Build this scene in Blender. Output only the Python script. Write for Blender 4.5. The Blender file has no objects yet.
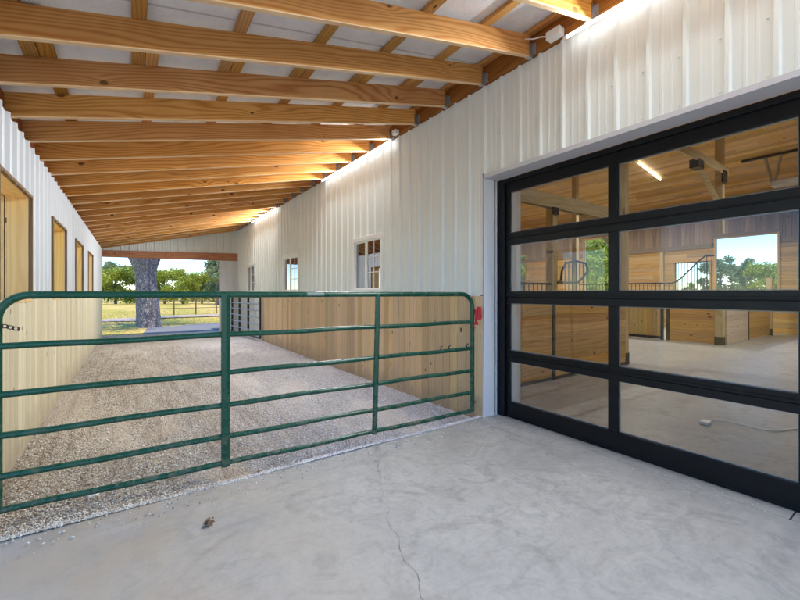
import bpy, bmesh, math, random
import numpy as np
from mathutils import Vector, Matrix, noise as mnoise
random.seed(7); rng = np.random.default_rng(7)
scn = bpy.context.scene; COL = scn.collection
R = math.radians

# ------------------------------------------------------------------ node helpers
class NT:
    def __init__(s, mat):
        s.t = mat.node_tree; s.n = s.t.nodes; s.l = s.t.links
    def node(s, typ, **kw):
        n = s.n.new(typ)
        for k, v in kw.items(): setattr(n, k, v)
        return n
    def link(s, a, b): s.l.new(a, b)
    def put(s, sock, v):
        if v is None: return
        if hasattr(v, 'is_output') or isinstance(v, bpy.types.NodeSocket): s.l.new(v, sock)
        else: sock.default_value = v
    def math(s, op, a, b=None, c=None, clamp=False):
        n = s.node('ShaderNodeMath', operation=op); n.use_clamp = clamp
        s.put(n.inputs[0], a); s.put(n.inputs[1], b)
        if c is not None: s.put(n.inputs[2], c)
        return n.outputs[0]
    def vmath(s, op, a, b=None):
        n = s.node('ShaderNodeVectorMath', operation=op)
        s.put(n.inputs[0], a)
        if b is not None: s.put(n.inputs[1], b)
        return n.outputs['Value'] if op in ('DISTANCE', 'LENGTH') else n.outputs[0]
    def noise(s, vec, scale, detail=4, rough=.55, dist=0):
        n = s.node('ShaderNodeTexNoise'); s.put(n.inputs['Vector'], vec)
        n.inputs['Scale'].default_value = scale; n.inputs['Detail'].default_value = detail
        n.inputs['Roughness'].default_value = rough; n.inputs['Distortion'].default_value = dist
        return n.outputs['Fac']
    def ramp(s, fac, stops):
        n = s.node('ShaderNodeValToRGB'); s.put(n.inputs[0], fac)
        e = n.color_ramp.elements
        while len(e) > 1: e.remove(e[-1])
        e[0].position = stops[0][0]; e[0].color = col(stops[0][1])
        for p, c in stops[1:]:
            x = e.new(p); x.color = col(c)
        return n.outputs[0]
    def mix(s, fac, a, b, mode='MIX'):
        n = s.node('ShaderNodeMix', data_type='RGBA', blend_type=mode)
        s.put(n.inputs[0], fac); s.put(n.inputs[6], col(a) if isinstance(a, tuple) else a)
        s.put(n.inputs[7], col(b) if isinstance(b, tuple) else b)
        return n.outputs[2]
    def mapr(s, v, a, b, c, d):
        n = s.node('ShaderNodeMapRange'); s.put(n.inputs[0], v)
        for i, x in enumerate((a, b, c, d)): n.inputs[i+1].default_value = x
        return n.outputs[0]
    def mapping(s, vec, scale, rot=(0,0,0)):
        n = s.node('ShaderNodeMapping'); s.put(n.inputs[0], vec)
        n.inputs['Scale'].default_value = scale; n.inputs['Rotation'].default_value = rot
        return n.outputs[0]
    def bump(s, h, strength=.3, dist=.01):
        n = s.node('ShaderNodeBump'); s.put(n.inputs['Height'], h)
        n.inputs['Strength'].default_value = strength; n.inputs['Distance'].default_value = dist
        return n.outputs[0]
    def objco(s): return s.node('ShaderNodeTexCoord').outputs['Object']
    def node_obj_z(s):
        q = s.node('ShaderNodeSeparateXYZ'); s.link(s.objco(), q.inputs[0]); return q.outputs[2]
    def pos(s): return s.node('ShaderNodeNewGeometry').outputs['Position']

def col(c): return (c[0], c[1], c[2], 1.0) if len(c) == 3 else tuple(c)
def newmat(name):
    m = bpy.data.materials.new(name); m.use_nodes = True
    nt = NT(m); b = nt.n['Principled BSDF']
    return m, nt, b
def plain(name, c, rough=.5, metal=0, var=.08, nscale=6, bump=0, spec=.5):
    m, t, b = newmat(name)
    v = t.objco()
    n = t.noise(v, nscale, 5)
    cc = t.mix(n, tuple(x*(1-var) for x in c), tuple(min(1, x*(1+var)) for x in c))
    t.put(b.inputs['Base Color'], cc); b.inputs['Metallic'].default_value = metal
    t.put(b.inputs['Roughness'], t.mapr(t.noise(v, nscale*3, 3), .3, .7, rough*.85, min(1, rough*1.15)))
    b.inputs['Specular IOR Level'].default_value = spec
    if bump: t.put(b.inputs['Normal'], t.bump(t.noise(v, nscale*8, 4), bump, .004))
    return m
def rnd_value(t):
    oi = t.node('ShaderNodeObjectInfo').outputs['Random']
    gi = t.node('ShaderNodeNewGeometry').outputs['Random Per Island']
    return t.math('FRACT', t.math('ADD', t.math('MULTIPLY', oi, 7.31), gi))
def wood(name, light, dark, axis=0, cross=2, freq=28, knots=.06, tint=.25, rough=.6, knotscale=2.2, contrast=1.0, stain=None, edge=False, splash=False, figure=18.0, evenhue=False):
    """sawn lumber: long grain with cathedral figure bent round the knots; every board differs"""
    m, t, b = newmat(name)
    r = rnd_value(t)
    off = t.node('ShaderNodeCombineXYZ')
    t.put(off.inputs[0], t.math('MULTIPLY', r, 37.0)); t.put(off.inputs[1], t.math('MULTIPLY', r, 53.0)); t.put(off.inputs[2], t.math('MULTIPLY', r, 71.0))
    v = t.vmath('ADD', t.objco(), off.outputs[0])
    sc = [1, 1, 1]; sc[axis] = .14
    st = t.mapping(v, tuple(sc))
    sep = t.node('ShaderNodeSeparateXYZ'); t.link(v, sep.inputs[0])
    # knots
    cv = t.node('ShaderNodeCombineXYZ'); t.put(cv.inputs[0], t.math('MULTIPLY', sep.outputs[axis], knotscale*.6)); t.put(cv.inputs[1], t.math('MULTIPLY', sep.outputs[cross], knotscale))
    vor = t.node('ShaderNodeTexVoronoi', voronoi_dimensions='2D'); t.link(cv.outputs[0], vor.inputs['Vector']); vor.inputs['Scale'].default_value = 1.0
    vs_ = t.node('ShaderNodeSeparateColor'); t.link(vor.outputs['Color'], vs_.inputs[0]); has = vs_.outputs[0]
    kd = t.math('ADD', t.math('DIVIDE', vor.outputs['Distance'], knotscale), t.math('MULTIPLY', t.math('GREATER_THAN', has, .55), .3))
    fall = t.math('POWER', 2.718, t.math('MULTIPLY', kd, -22.0))
    big = t.noise(st, 3.0, 2, .5)
    ph = t.math('ADD', t.math('MULTIPLY', sep.outputs[cross], float(freq)), t.math('MULTIPLY', big, figure))
    ph = t.math('ADD', ph, t.math('MULTIPLY', fall, 4.5))
    ph = t.math('ADD', ph, t.math('MULTIPLY', t.noise(st, 22.0, 3), 1.2))
    g = t.math('MULTIPLY_ADD', t.math('SINE', t.math('MULTIPLY', ph, 2.4)), .5, .5)
    g = t.math('POWER', g, 1.8)
    fine = t.noise(t.mapping(v, tuple(.03 if i == axis else 1 for i in range(3))), 160.0, 3, .7)
    f = t.math('ADD', t.math('MULTIPLY', g, .65*contrast), t.math('MULTIPLY', fine, .35), clamp=True)
    c = t.mix(f, light, dark)
    c = t.mix(t.math('MULTIPLY', t.noise(st, 1.6, 3), .55), c, tuple(x*.62 for x in dark))
    hsv = t.node('ShaderNodeHueSaturation'); t.put(hsv.inputs['Color'], c)
    t.put(hsv.inputs['Value'], t.mapr(r, 0, 1, 1-tint, 1+tint))
    t.put(hsv.inputs['Saturation'], t.mapr(t.math('FRACT', t.math('MULTIPLY', r, 5.7)), 0, 1, 1.0 if evenhue else .90, 1.1))
    t.put(hsv.inputs['Hue'], t.mapr(t.math('FRACT', t.math('MULTIPLY', r, 9.1)), 0, 1, .496 if evenhue else .494, .505))
    c = hsv.outputs[0]
    if knots:
        kr = t.math('MULTIPLY', t.mapr(vs_.outputs[1], 0, 1, .3, 1.0), knots*.42)
        kf = t.math('SUBTRACT', 1.0, t.math('DIVIDE', kd, kr), clamp=True)
        kf = t.math('MULTIPLY', kf, 3.2, clamp=True)
        c = t.mix(t.math('MULTIPLY', kf, .85), c, (.035, .014, .007))
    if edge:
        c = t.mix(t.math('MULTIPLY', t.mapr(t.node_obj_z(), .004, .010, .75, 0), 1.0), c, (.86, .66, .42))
    if splash:
        wp = t.pos(); q = t.node('ShaderNodeSeparateXYZ'); t.link(wp, q.inputs[0])
        hz_ = t.math('SUBTRACT', t.mapr(t.noise(wp, 3.5, 6, .7), .3, .7, 0, .35), q.outputs[2])
        c = t.mix(t.mapr(hz_, -.12, .20, 0, .62), c, (.33, .26, .19))
    if stain:
        c = t.mix(t.math('MULTIPLY', t.mapr(t.noise(v, 2.1, 4), .42, .7, 0, 1), stain[1]), c, stain[0])
    t.put(b.inputs['Base Color'], c); b.inputs['Roughness'].default_value = rough
    b.inputs['Specular IOR Level'].default_value = .25
    t.put(b.inputs['Normal'], t.bump(t.math('ADD', g, t.math('MULTIPLY', fine, 1.5)), .18, .002))
    return m

# ------------------------------------------------------------------ materials
M = {}
RL, RD = (.92, .53, .20), (.56, .225, .060)
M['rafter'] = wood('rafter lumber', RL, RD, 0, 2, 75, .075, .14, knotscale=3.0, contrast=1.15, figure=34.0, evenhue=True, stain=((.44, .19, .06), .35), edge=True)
M['purlin'] = wood('purlin lumber', (.66, .36, .10), (.42, .19, .05), 1, 0, 90, .05, .2)
M['ledger'] = wood('ledger lumber', (.38, .16, .055), (.22, .08, .025), 1, 2, 30, .06, .15)
M['beamx'] = wood('beam lumber', (.56, .26, .11), (.36, .13, .05), 0, 2, 26, .06, .15)
M['wains_r'] = wood('wainscot weathered pine', (.84, .64, .38), (.62, .41, .21), 2, 1, 75, .055, .22, knotscale=3.2, stain=((.60, .45, .30), .2), splash=True)
M['wains_l'] = wood('wainscot pale pine', (.78, .70, .50), (.60, .51, .33), 2, 1, 55, .05, .14, knotscale=3.2, stain=((.45, .40, .24), .3), splash=True)
M['jamb'] = wood('opening lining pine', (.94, .66, .27), (.80, .49, .17), 2, 0, 40, .06, .1)
M['ceiling'] = wood('ceiling pine boards', (.86, .57, .27), (.62, .35, .12), 1, 0, 50, .06, .25, rough=.45)
M['stall_x'] = wood('stall planks along x', (.80, .48, .17), (.56, .29, .08), 0, 2, 45, .08, .16, knotscale=3.2)
M['stall_y'] = wood('stall planks along y', (.80, .48, .17), (.56, .29, .08), 1, 2, 45, .08, .16, knotscale=3.2)
M['stall_v'] = wood('stall door boards', (.84, .60, .22), (.64, .42, .12), 2, 1, 45, .08, .16, knotscale=3.2)
M['grayboard'] = wood('weathered wall boards', (.46, .33, .23), (.28, .19, .12), 2, 1, 45, .05, .25)
M['tanboard'] = wood('tan wall boards', (.72, .47, .20), (.50, .29, .10), 1, 2, 45, .06, .2)
M['post'] = wood('pale post lumber', (.70, .57, .32), (.50, .37, .18), 2, 0, 40, .05, .1)
M['postx'] = wood('pale beam lumber', (.70, .57, .32), (.50, .37, .18), 0, 2, 40, .05, .1)
M['trimbrown'] = wood('brown trim wood', (.26, .17, .08), (.15, .09, .04), 2, 0, 40, .0, .1)
def metal_paint(name, c, c2):
    m, t, b = newmat(name)
    v = t.pos()
    sm = t.noise(t.mapping(v, (3, 3, .35)), 2.2, 4)
    cc = t.mix(t.mapr(sm, .3, .7, .3, .8), c, c2)
    st = t.noise(t.mapping(v, (14, 14, .5)), 1.0, 5, .65)
    cc = t.mix(t.math('MULTIPLY', t.mapr(st, .55, .75, 0, 1), .05), cc, tuple(x*.72 for x in c))
    # a little splashed dust toward the foot of the sheet
    sp = t.node('ShaderNodeSeparateXYZ'); t.link(v, sp.inputs[0])
    dust = t.math('MULTIPLY', t.mapr(sp.outputs[2], 1.3, 2.1, .22, 0), t.noise(v, 9, 5))
    cc = t.mix(dust, cc, (.42, .38, .30))
    t.put(b.inputs['Base Color'], cc)
    t.put(b.inputs['Roughness'], t.mapr(t.noise(v, 5, 4), .3, .7, .34, .42))
    b.inputs['Specular IOR Level'].default_value = .5
    return m
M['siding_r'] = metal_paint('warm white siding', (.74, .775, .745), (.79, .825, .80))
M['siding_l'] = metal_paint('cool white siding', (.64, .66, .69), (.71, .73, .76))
M['trim'] = plain('white trim', (.80, .80, .82), .4, var=.03)
M['headtrim'] = plain('grey lavender head trim', (.60, .60, .64), .4, var=.04)
M['black'] = plain('black door aluminium', (.005, .0055, .007), .36, var=.15, spec=.28)
M['bead'] = plain('grey glazing bead', (.30, .30, .32), .4, var=.1)
M['blacksteel'] = plain('black stall steel', (.014, .013, .013), .45)
M['vinyl'] = plain('white window vinyl', (.82, .82, .80), .35, var=.02)
M['galv'] = plain('galvanised steel', (.52, .53, .55), .42, 1.0, .25, 14)
M['plastic'] = plain('white plastic', (.80, .79, .76), .4, var=.03)
M['red'] = plain('red latch paint', (.55, .035, .05), .45, var=.3, nscale=40)
M['label'] = plain('sticker', (.20, .27, .26), .5, var=.6, nscale=120)
M['greyfix'] = plain('grey opener casing', (.55, .55, .56), .4)
def gate_paint():
    m, t, b = newmat('green powder coat')
    v = t.objco()
    n = t.noise(v, 9, 5)
    c = t.mix(n, (.004, .052, .029), (.009, .094, .053))
    ch = t.mapr(t.noise(v, 60, 3, .7), .70, .74, 0, 1)
    ch = t.math('MULTIPLY', ch, t.mapr(t.noise(v, 2.3, 2), .5, .62, 0, 1), clamp=True)
    c = t.mix(t.math('MULTIPLY', ch, .6), c, (.35, .40, .36))
    c = t.mix(t.math('MULTIPLY', t.mapr(t.noise(v, 4.1, 6, .7), .55, .8, 0, 1), .15), c, (.16, .20, .17))
    wp = t.pos(); q = t.node('ShaderNodeSeparateXYZ'); t.link(wp, q.inputs[0])
    mud = t.math('MULTIPLY', t.mapr(q.outputs[2], .75, .05, 0, 1), t.mapr(t.noise(wp, 14, 7, .75), .50, .66, 0, .75))
    c = t.mix(mud, c, (.22, .18, .13))
    rust = t.math('MULTIPLY', t.mapr(t.noise(wp, 33, 5, .7), .66, .71, 0, 1), .7)
    c = t.mix(rust, c, (.14, .05, .02))
    t.put(b.inputs['Base Color'], c)
    t.put(b.inputs['Roughness'], t.math('ADD', t.mapr(n, .3, .7, .18, .34), t.math('MULTIPLY', mud, .5)))
    t.put(b.inputs['Normal'], t.bump(t.noise(v, 60, 3), .1, .001))
    return m
M['gate'] = gate_paint()
def insulation():
    m, t, b = newmat('silver roof insulation')
    v = t.pos()
    n = t.noise(v, 5, 6, .65, .6); f = t.noise(t.mapping(v, (1, 1, 1)), 70, 3, .7)
    c = t.mix(t.mapr(t.math('ADD', n, t.math('MULTIPLY', f, .5)), .45, 1.0, 0, 1), (.72, .76, .82), (.93, .96, 1.0))
    sp = t.node('ShaderNodeSeparateXYZ'); t.link(v, sp.inputs[0])
    seam = t.math('ABSOLUTE', t.math('SUBTRACT', t.math('FRACT', t.math('MULTIPLY', sp.outputs[1], .82)), .5))
    c = t.mix(t.math('MULTIPLY', t.mapr(seam, .0, .012, 1, 0), .6), c, (.22, .23, .25))
    t.put(b.inputs['Base Color'], c); b.inputs['Metallic'].default_value = .1
    b.inputs['Roughness'].default_value = .5
    t.put(b.inputs['Normal'], t.bump(t.math('ADD', n, t.math('MULTIPLY', f, .15)), .5, .02))
    return m
M['insul'] = insulation()
def concrete(name, a, bb, polished=False):
    m, t, b = newmat(name)
    v = t.pos()
    n1 = t.noise(v, .9, 6, .6, .8); n2 = t.noise(v, 3.2, 8, .68, 1.2); n3 = t.noise(v, 28, 6, .7); n4 = t.noise(v, 190, 2, .6)
    f = t.math('ADD', t.math('MULTIPLY', n1, .5), t.math('MULTIPLY', n2, .5))
    c = t.mix(t.mapr(f, .38, .62, 0, 1), a, bb)
    c = t.mix(t.math('MULTIPLY', t.mapr(n2, .50, .62, 0, 1), .50), c, tuple(x*.62 for x in a))
    n5 = t.noise(t.mapping(v, (1.5, 1, 1), (0, 0, -.5)), 7.5, 9, .75, .6)
    c = t.mix(t.math('MULTIPLY', t.math('MULTIPLY', t.mapr(n5, .49, .66, 0, 1), t.mapr(n1, .40, .60, .1, 1)), .55), c, tuple(x*.55 for x in a))
    c = t.mix(t.math('MULTIPLY', t.mapr(n5, .44, .28, 0, 1), .10), c, (.72, .71, .69))
    c = t.mix(t.math('MULTIPLY', t.mapr(t.noise(t.mapping(v, (1, 2.6, 1), (0, 0, .6)), 2.6, 7, .7, 2.0), .50, .64, 0, 1), .30), c, tuple(x*.66 for x in a))
    c = t.mix(t.math('MULTIPLY', t.mapr(n3, .35, .75, 0, 1), .14), c, (.74, .73, .71))
    c = t.mix(t.math('MULTIPLY', t.mapr(n4, .66, .74, 0, 1), .35), c, tuple(x*.4 for x in a))
    if not polished:
        # tyre scuffs: broken arcs
        for cx, cy, r, w, s in ((.9, 1.55, .95, .035, .35), (-.45, 1.35, .95, .05, .3), (1.2, .9, 1.75, .04, .16)):
            d = t.vmath('DISTANCE', v, (cx, cy, 0))
            ring = t.math('SUBTRACT', 1.0, t.math('DIVIDE', t.math('ABSOLUTE', t.math('SUBTRACT', d, r)), w), clamp=True)
            ring = t.math('MULTIPLY', ring, t.math('MULTIPLY', t.mapr(t.noise(v, 2.4, 4), .45, .58, 0, s), 1.0))
            c = t.mix(ring, c, tuple(x*.5 for x in a))
        # tan dirt washed in on the left
        sp = t.node('ShaderNodeSeparateXYZ'); t.link(v, sp.inputs[0])
        dirt = t.math('MULTIPLY', t.mapr(sp.outputs[0], .1, 1.3, 1, 0), t.mapr(t.noise(v, 1.5, 5), .34, .58, .25, 1))
        c = t.mix(t.math('MULTIPLY', dirt, .7), c, (.50, .40, .28))
        lip = t.math('MULTIPLY', t.mapr(sp.outputs[0], 3.25, 3.4, 0, .5), t.mapr(sp.outputs[1], .2, 1.2, 1, .3))
        c = t.mix(lip, c, (.50, .50, .42))
    t.put(b.inputs['Base Color'], c)
    t.put(b.inputs['Roughness'], t.mapr(n2, .3, .7, .30 if polished else .42, .5 if polished else .68))
    b.inputs['Specular IOR Level'].default_value = .4
    t.put(b.inputs['Normal'], t.bump(t.math('ADD', n2, t.math('MULTIPLY', n3, .4)), .12, .006))
    return m
M['slab'] = concrete('broom finished concrete', (.325, .314, .296), (.505, .488, .462))
M['floor'] = concrete('polished barn concrete', (.30, .285, .262), (.43, .41, .38), True)
def gravel_ground():
    m, t, b = newmat('gravel bed')
    v = t.pos()
    sp = t.node('ShaderNodeSeparateXYZ'); t.link(v, sp.inputs[0])
    vo = t.node('ShaderNodeTexVoronoi'); t.link(v, vo.inputs['Vector']); vo.inputs['Scale'].default_value = 55
    tr = t.noise(t.mapping(v, (2.2, .5, 1)), 1.6, 5)
    c = t.mix(t.mapr(tr, .35, .65, 0, 1), (.56, .46, .35), (.68, .60, .51))
    c = t.mix(t.math('MULTIPLY', t.mapr(t.noise(t.mapping(v, (9, .6, 1)), 1.5, 5, .65), .48, .62, 0, .32), t.mapr(sp.outputs[0], 2.3, 1.0, .2, 1)), c, (.24, .16, .11))
    c = t.mix(t.mapr(sp.outputs[0], .9, 2.8, 0, .85), c, (.74, .72, .77))
    c = t.mix(t.math('MULTIPLY', vo.outputs['Color'], .55), c, t.mix(.35, c, (.20, .15, .12)))
    c = t.mix(t.mapr(vo.outputs['Distance'], .3, .9, 0, .6), c, (.10, .075, .055))
    t.put(b.inputs['Base Color'], c); b.inputs['Roughness'].default_value = .9
    t.put(b.inputs['Normal'], t.bump(t.math('MULTIPLY', vo.outputs['Distance'], -1.0), .8, .012))
    return m
M['gravel'] = gravel_ground()
def stone_mat():
    m, t, b = newmat('gravel stone')
    g = t.node('ShaderNodeNewGeometry'); v = g.outputs['Position']; r = g.outputs['Random Per Island']
    sp = t.node('ShaderNodeSeparateXYZ'); t.link(v, sp.inputs[0])
    c = t.ramp(r, [(0, (.24, .19, .13)), (.25, (.50, .42, .32)), (.5, (.62, .56, .47)), (.75, (.76, .72, .65)), (1, (.90, .88, .83))])
    d = t.ramp(r, [(0, (.44, .42, .44)), (.4, (.68, .66, .70)), (.8, (.82, .80, .84)), (1, (.92, .90, .93))])
    c = t.mix(t.mapr(t.math('ADD', sp.outputs[0], t.math('MULTIPLY', t.noise(v, 1.2, 3), .8)), .5, 1.9, 0, 1), c, d)
    tr = t.noise(t.mapping(v, (9, .6, 1)), 1.5, 5, .65)
    k = t.math('MULTIPLY', t.mapr(tr, .48, .62, 0, .32), t.mapr(sp.outputs[0], 2.3, 1.0, .25, 1))
    c = t.mix(k, c, (.20, .13, .085))
    t.put(b.inputs['Base Color'], c); b.inputs['Roughness'].default_value = .85
    return m
M['stone'] = stone_mat()
def lawn():
    m, t, b = newmat('dry lawn')
    v = t.pos()
    n = t.noise(t.mapping(v, (1, .35, 1)), .22, 6, .62); f = t.noise(v, 9, 6, .75)
    c = t.mix(t.mapr(n, .40, .58, 0, 1), (.50, .40, .06), (.84, .54, .18))
    c = t.mix(t.math('MULTIPLY', f, .6), c, (.26, .25, .045))
    t.put(b.inputs['Base Color'], c); b.inputs['Roughness'].default_value = .95
    t.put(b.inputs['Normal'], t.bump(f, .3, .03))
    return m
M['lawn'] = lawn()
def simple_ground(name, a, c2, sc):
    m, t, b = newmat(name); v = t.pos()
    t.put(b.inputs['Base Color'], t.mix(t.noise(v, sc, 6, .7), a, c2)); b.inputs['Roughness'].default_value = .92
    return m
M['asphalt'] = simple_ground('grey drive', (.16, .155, .17), (.26, .25, .265), 14)
M['path'] = simple_ground('pale gravel track', (.36, .27, .22), (.54, .42, .34), 5)
M['bounce'] = simple_ground('pale bounce ground', (.54, .47, .40), (.70, .62, .54), 5)
def bark():
    m, t, b = newmat('grey bark')
    v = t.objco(); w = t.mapping(v, (1, 1, .22))
    vo = t.node('ShaderNodeTexVoronoi', feature='DISTANCE_TO_EDGE'); t.link(t.vmath('ADD', w, t.mapping(v, (.0, .0, .05))), vo.inputs['Vector']); vo.inputs['Scale'].default_value = 24
    n = t.noise(w, 7, 6, .7)
    f = t.math('MULTIPLY', t.mapr(vo.outputs['Distance'], 0, .25, 0, 1), t.math('ADD', n, .3), clamp=True)
    t.put(b.inputs['Base Color'], t.mix(f, (.20, .17, .18), (.58, .52, .56)))
    b.inputs['Roughness'].default_value = .95
    t.put(b.inputs['Normal'], t.bump(f, .9, .05))
    return m
M['bark'] = bark()
def leafmat(name, a, c2):
    m, t, b = newmat(name)
    r = t.node('ShaderNodeNewGeometry').outputs['Random Per Island']
    cl = t.noise(t.pos(), .55, 3)
    f = t.math('ADD', t.math('MULTIPLY', r, .5), t.mapr(cl, .35, .65, 0, .5))
    c = t.mix(f, a, c2)
    t.put(b.inputs['Base Color'], c); b.inputs['Roughness'].default_value = .6
    tr = t.node('ShaderNodeBsdfTranslucent'); t.put(tr.inputs[0], t.mix(.5, c, (.22, .30, .03)))
    mx = t.node('ShaderNodeMixShader'); mx.inputs[0].default_value = .35
    t.link(b.outputs[0], mx.inputs[1]); t.link(tr.outputs[0], mx.inputs[2]); t.link(mx.outputs[0], t.n['Material Output'].inputs[0])
    return m
M['leaf1'] = leafmat('leaves yellow green', (.22, .27, .03), (.58, .60, .09))
M['leaf2'] = leafmat('leaves mid green', (.15, .21, .04), (.42, .50, .09))
M['leaf3'] = leafmat('leaves dull blue green', (.16, .20, .11), (.38, .43, .22))
M['dead'] = plain('dried leaf', (.20, .13, .08), .9, var=.6, nscale=60)
M['cord'] = plain('pale cord', (.66, .64, .60), .5)
M['crack'] = plain('crack shadow', (.05, .048, .045), .95)
M['wire'] = plain('grey wire', (.35, .34, .33), .5)
def glass(name, refl, tint, rough=.0):
    m, t, b = newmat(name); t.n.remove(b)
    lw = t.node('ShaderNodeFresnel'); lw.inputs[0].default_value = 1.5
    f = t.math('MULTIPLY_ADD', lw.outputs[0], .5, refl, clamp=True)
    tr = t.node('ShaderNodeBsdfTransparent'); tr.inputs[0].default_value = col(tint)
    gl = t.node('ShaderNodeBsdfGlossy'); gl.inputs['Roughness'].default_value = rough
    gl.inputs[0].default_value = (.95, .97, 1, 1)
    mx = t.node('ShaderNodeMixShader'); t.put(mx.inputs[0], f)
    t.link(tr.outputs[0], mx.inputs[1]); t.link(gl.outputs[0], mx.inputs[2]); t.link(mx.outputs[0], t.n['Material Output'].inputs[0])
    return m
M['glass'] = glass('clear door glass', .0, (.95, .97, .96))
M['winglass'] = glass('coated window glass', .30, (.18, .20, .21))
def emit(name, c, s):
    m, t, b = newmat(name)
    b.inputs['Base Color'].default_value = (.9, .9, .9, 1)
    b.inputs['Emission Color'].default_value = col(c); b.inputs['Emission Strength'].default_value = s
    return m
M['led'] = emit('lit led tube', (.93, .97, 1), 7)

# ------------------------------------------------------------------ mesh builder
class MB:
    def __init__(s): s.v = []; s.f = []; s.m = []
    def add(s, vs, fs, mi=0):
        o = len(s.v); s.v += [tuple(v) for v in vs]; s.f += [tuple(i+o for i in f) for f in fs]; s.m += [mi]*len(fs); return s
    def hexa(s, p, mi=0):   # 8 points: bottom 4 ccw, top 4 ccw
        return s.add(p, [(3,2,1,0),(4,5,6,7),(0,1,5,4),(1,2,6,5),(2,3,7,6),(3,0,4,7)], mi)
    def box(s, x0, x1, y0, y1, z0, z1, mi=0):
        return s.hexa([(x0,y0,z0),(x1,y0,z0),(x1,y1,z0),(x0,y1,z0),(x0,y0,z1),(x1,y0,z1),(x1,y1,z1),(x0,y1,z1)], mi)
    def wall(s, A, B, th, z0, z1, z0b=None, z1b=None):   # prism on plan line A-B, thickness th to the left
        A = Vector(A); B = Vector(B); d = (B-A).normalized(); n = Vector((-d.y, d.x))*th
        z0b = z0 if z0b is None else z0b; z1b = z1 if z1b is None else z1b
        return s.hexa([(A.x,A.y,z0),(B.x,B.y,z0b),(B.x+n.x,B.y+n.y,z0b),(A.x+n.x,A.y+n.y,z0),
                       (A.x,A.y,z1),(B.x,B.y,z1b),(B.x+n.x,B.y+n.y,z1b),(A.x+n.x,A.y+n.y,z1)])
    def tube(s, pts, r, seg=12, caps=True):
        pts = [Vector(p) for p in pts]; n = len(pts); rs = r if isinstance(r, (list, tuple)) else [r]*n
        rings = []; up = None
        for i, p in enumerate(pts):
            d = (pts[min(i+1, n-1)] - pts[max(i-1, 0)]).normalized()
            if up is None:
                up = Vector((0,0,1)) if abs(d.z) < .9 else Vector((1,0,0))
            a = d.cross(up).normalized(); b = a.cross(d).normalized(); up = b
            rings.append([p + (a*math.cos(2*math.pi*k/seg) + b*math.sin(2*math.pi*k/seg))*rs[i] for k in range(seg)])
        vs = [v for r_ in rings for v in r_]; fs = []
        for i in range(n-1):
            for k in range(seg):
                k2 = (k+1) % seg
                fs.append((i*seg+k, i*seg+k2, (i+1)*seg+k2, (i+1)*seg+k))
        if caps: fs.append(tuple(range(seg-1, -1, -1))); fs.append(tuple((n-1)*seg+k for k in range(seg)))
        return s.add(vs, fs)
    def build(s, name, mat, parent=None, origin=(0,0,0), smooth=False, bevel=0, rot=None):
        me = bpy.data.meshes.new(name); o = Vector(origin)
        me.from_pydata([tuple(Vector(v)-o) for v in s.v], [], s.f)
        bm = bmesh.new(); bm.from_mesh(me); bmesh.ops.recalc_face_normals(bm, faces=bm.faces); bm.to_mesh(me); bm.free()
        mats = mat if isinstance(mat, list) else [mat]
        for m_ in mats: me.materials.append(m_)
        if len(mats) > 1: me.polygons.foreach_set('material_index', s.m)
        if smooth:
            me.polygons.foreach_set('use_smooth', [True]*len(me.polygons)); 
            try: me.set_sharp_from_angle(angle=R(40))
            except Exception: pass
        ob = bpy.data.objects.new(name, me); COL.objects.link(ob)
        ob.location = o
        if parent is not None:
            ob.parent = parent
            w = parent.location.copy(); q = parent.parent
            while q is not None: w += q.location; q = q.parent
            ob.location = o - w
        if bevel:
            md = ob.modifiers.new('bevel', 'BEVEL'); md.width = bevel; md.segments = 2; md.limit_method = 'ANGLE'
        return ob
def tag(o, label=None, cat=None, group=None, kind=None):
    if label: o['label'] = label
    if cat: o['category'] = cat
    if group: o['group'] = group
    if kind: o['kind'] = kind
    return o
def thing(name, loc, label, cat, group=None):
    o = bpy.data.objects.new(name, None); COL.objects.link(o); o.location = loc; o.empty_display_size = .2
    return tag(o, label, cat, group)
def holder(name, parent, loc):   # an Empty part
    o = bpy.data.objects.new(name, None); COL.objects.link(o); o.parent = parent; o.location = Vector(loc) - parent.location
    o.empty_display_size = .1
    return o

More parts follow.
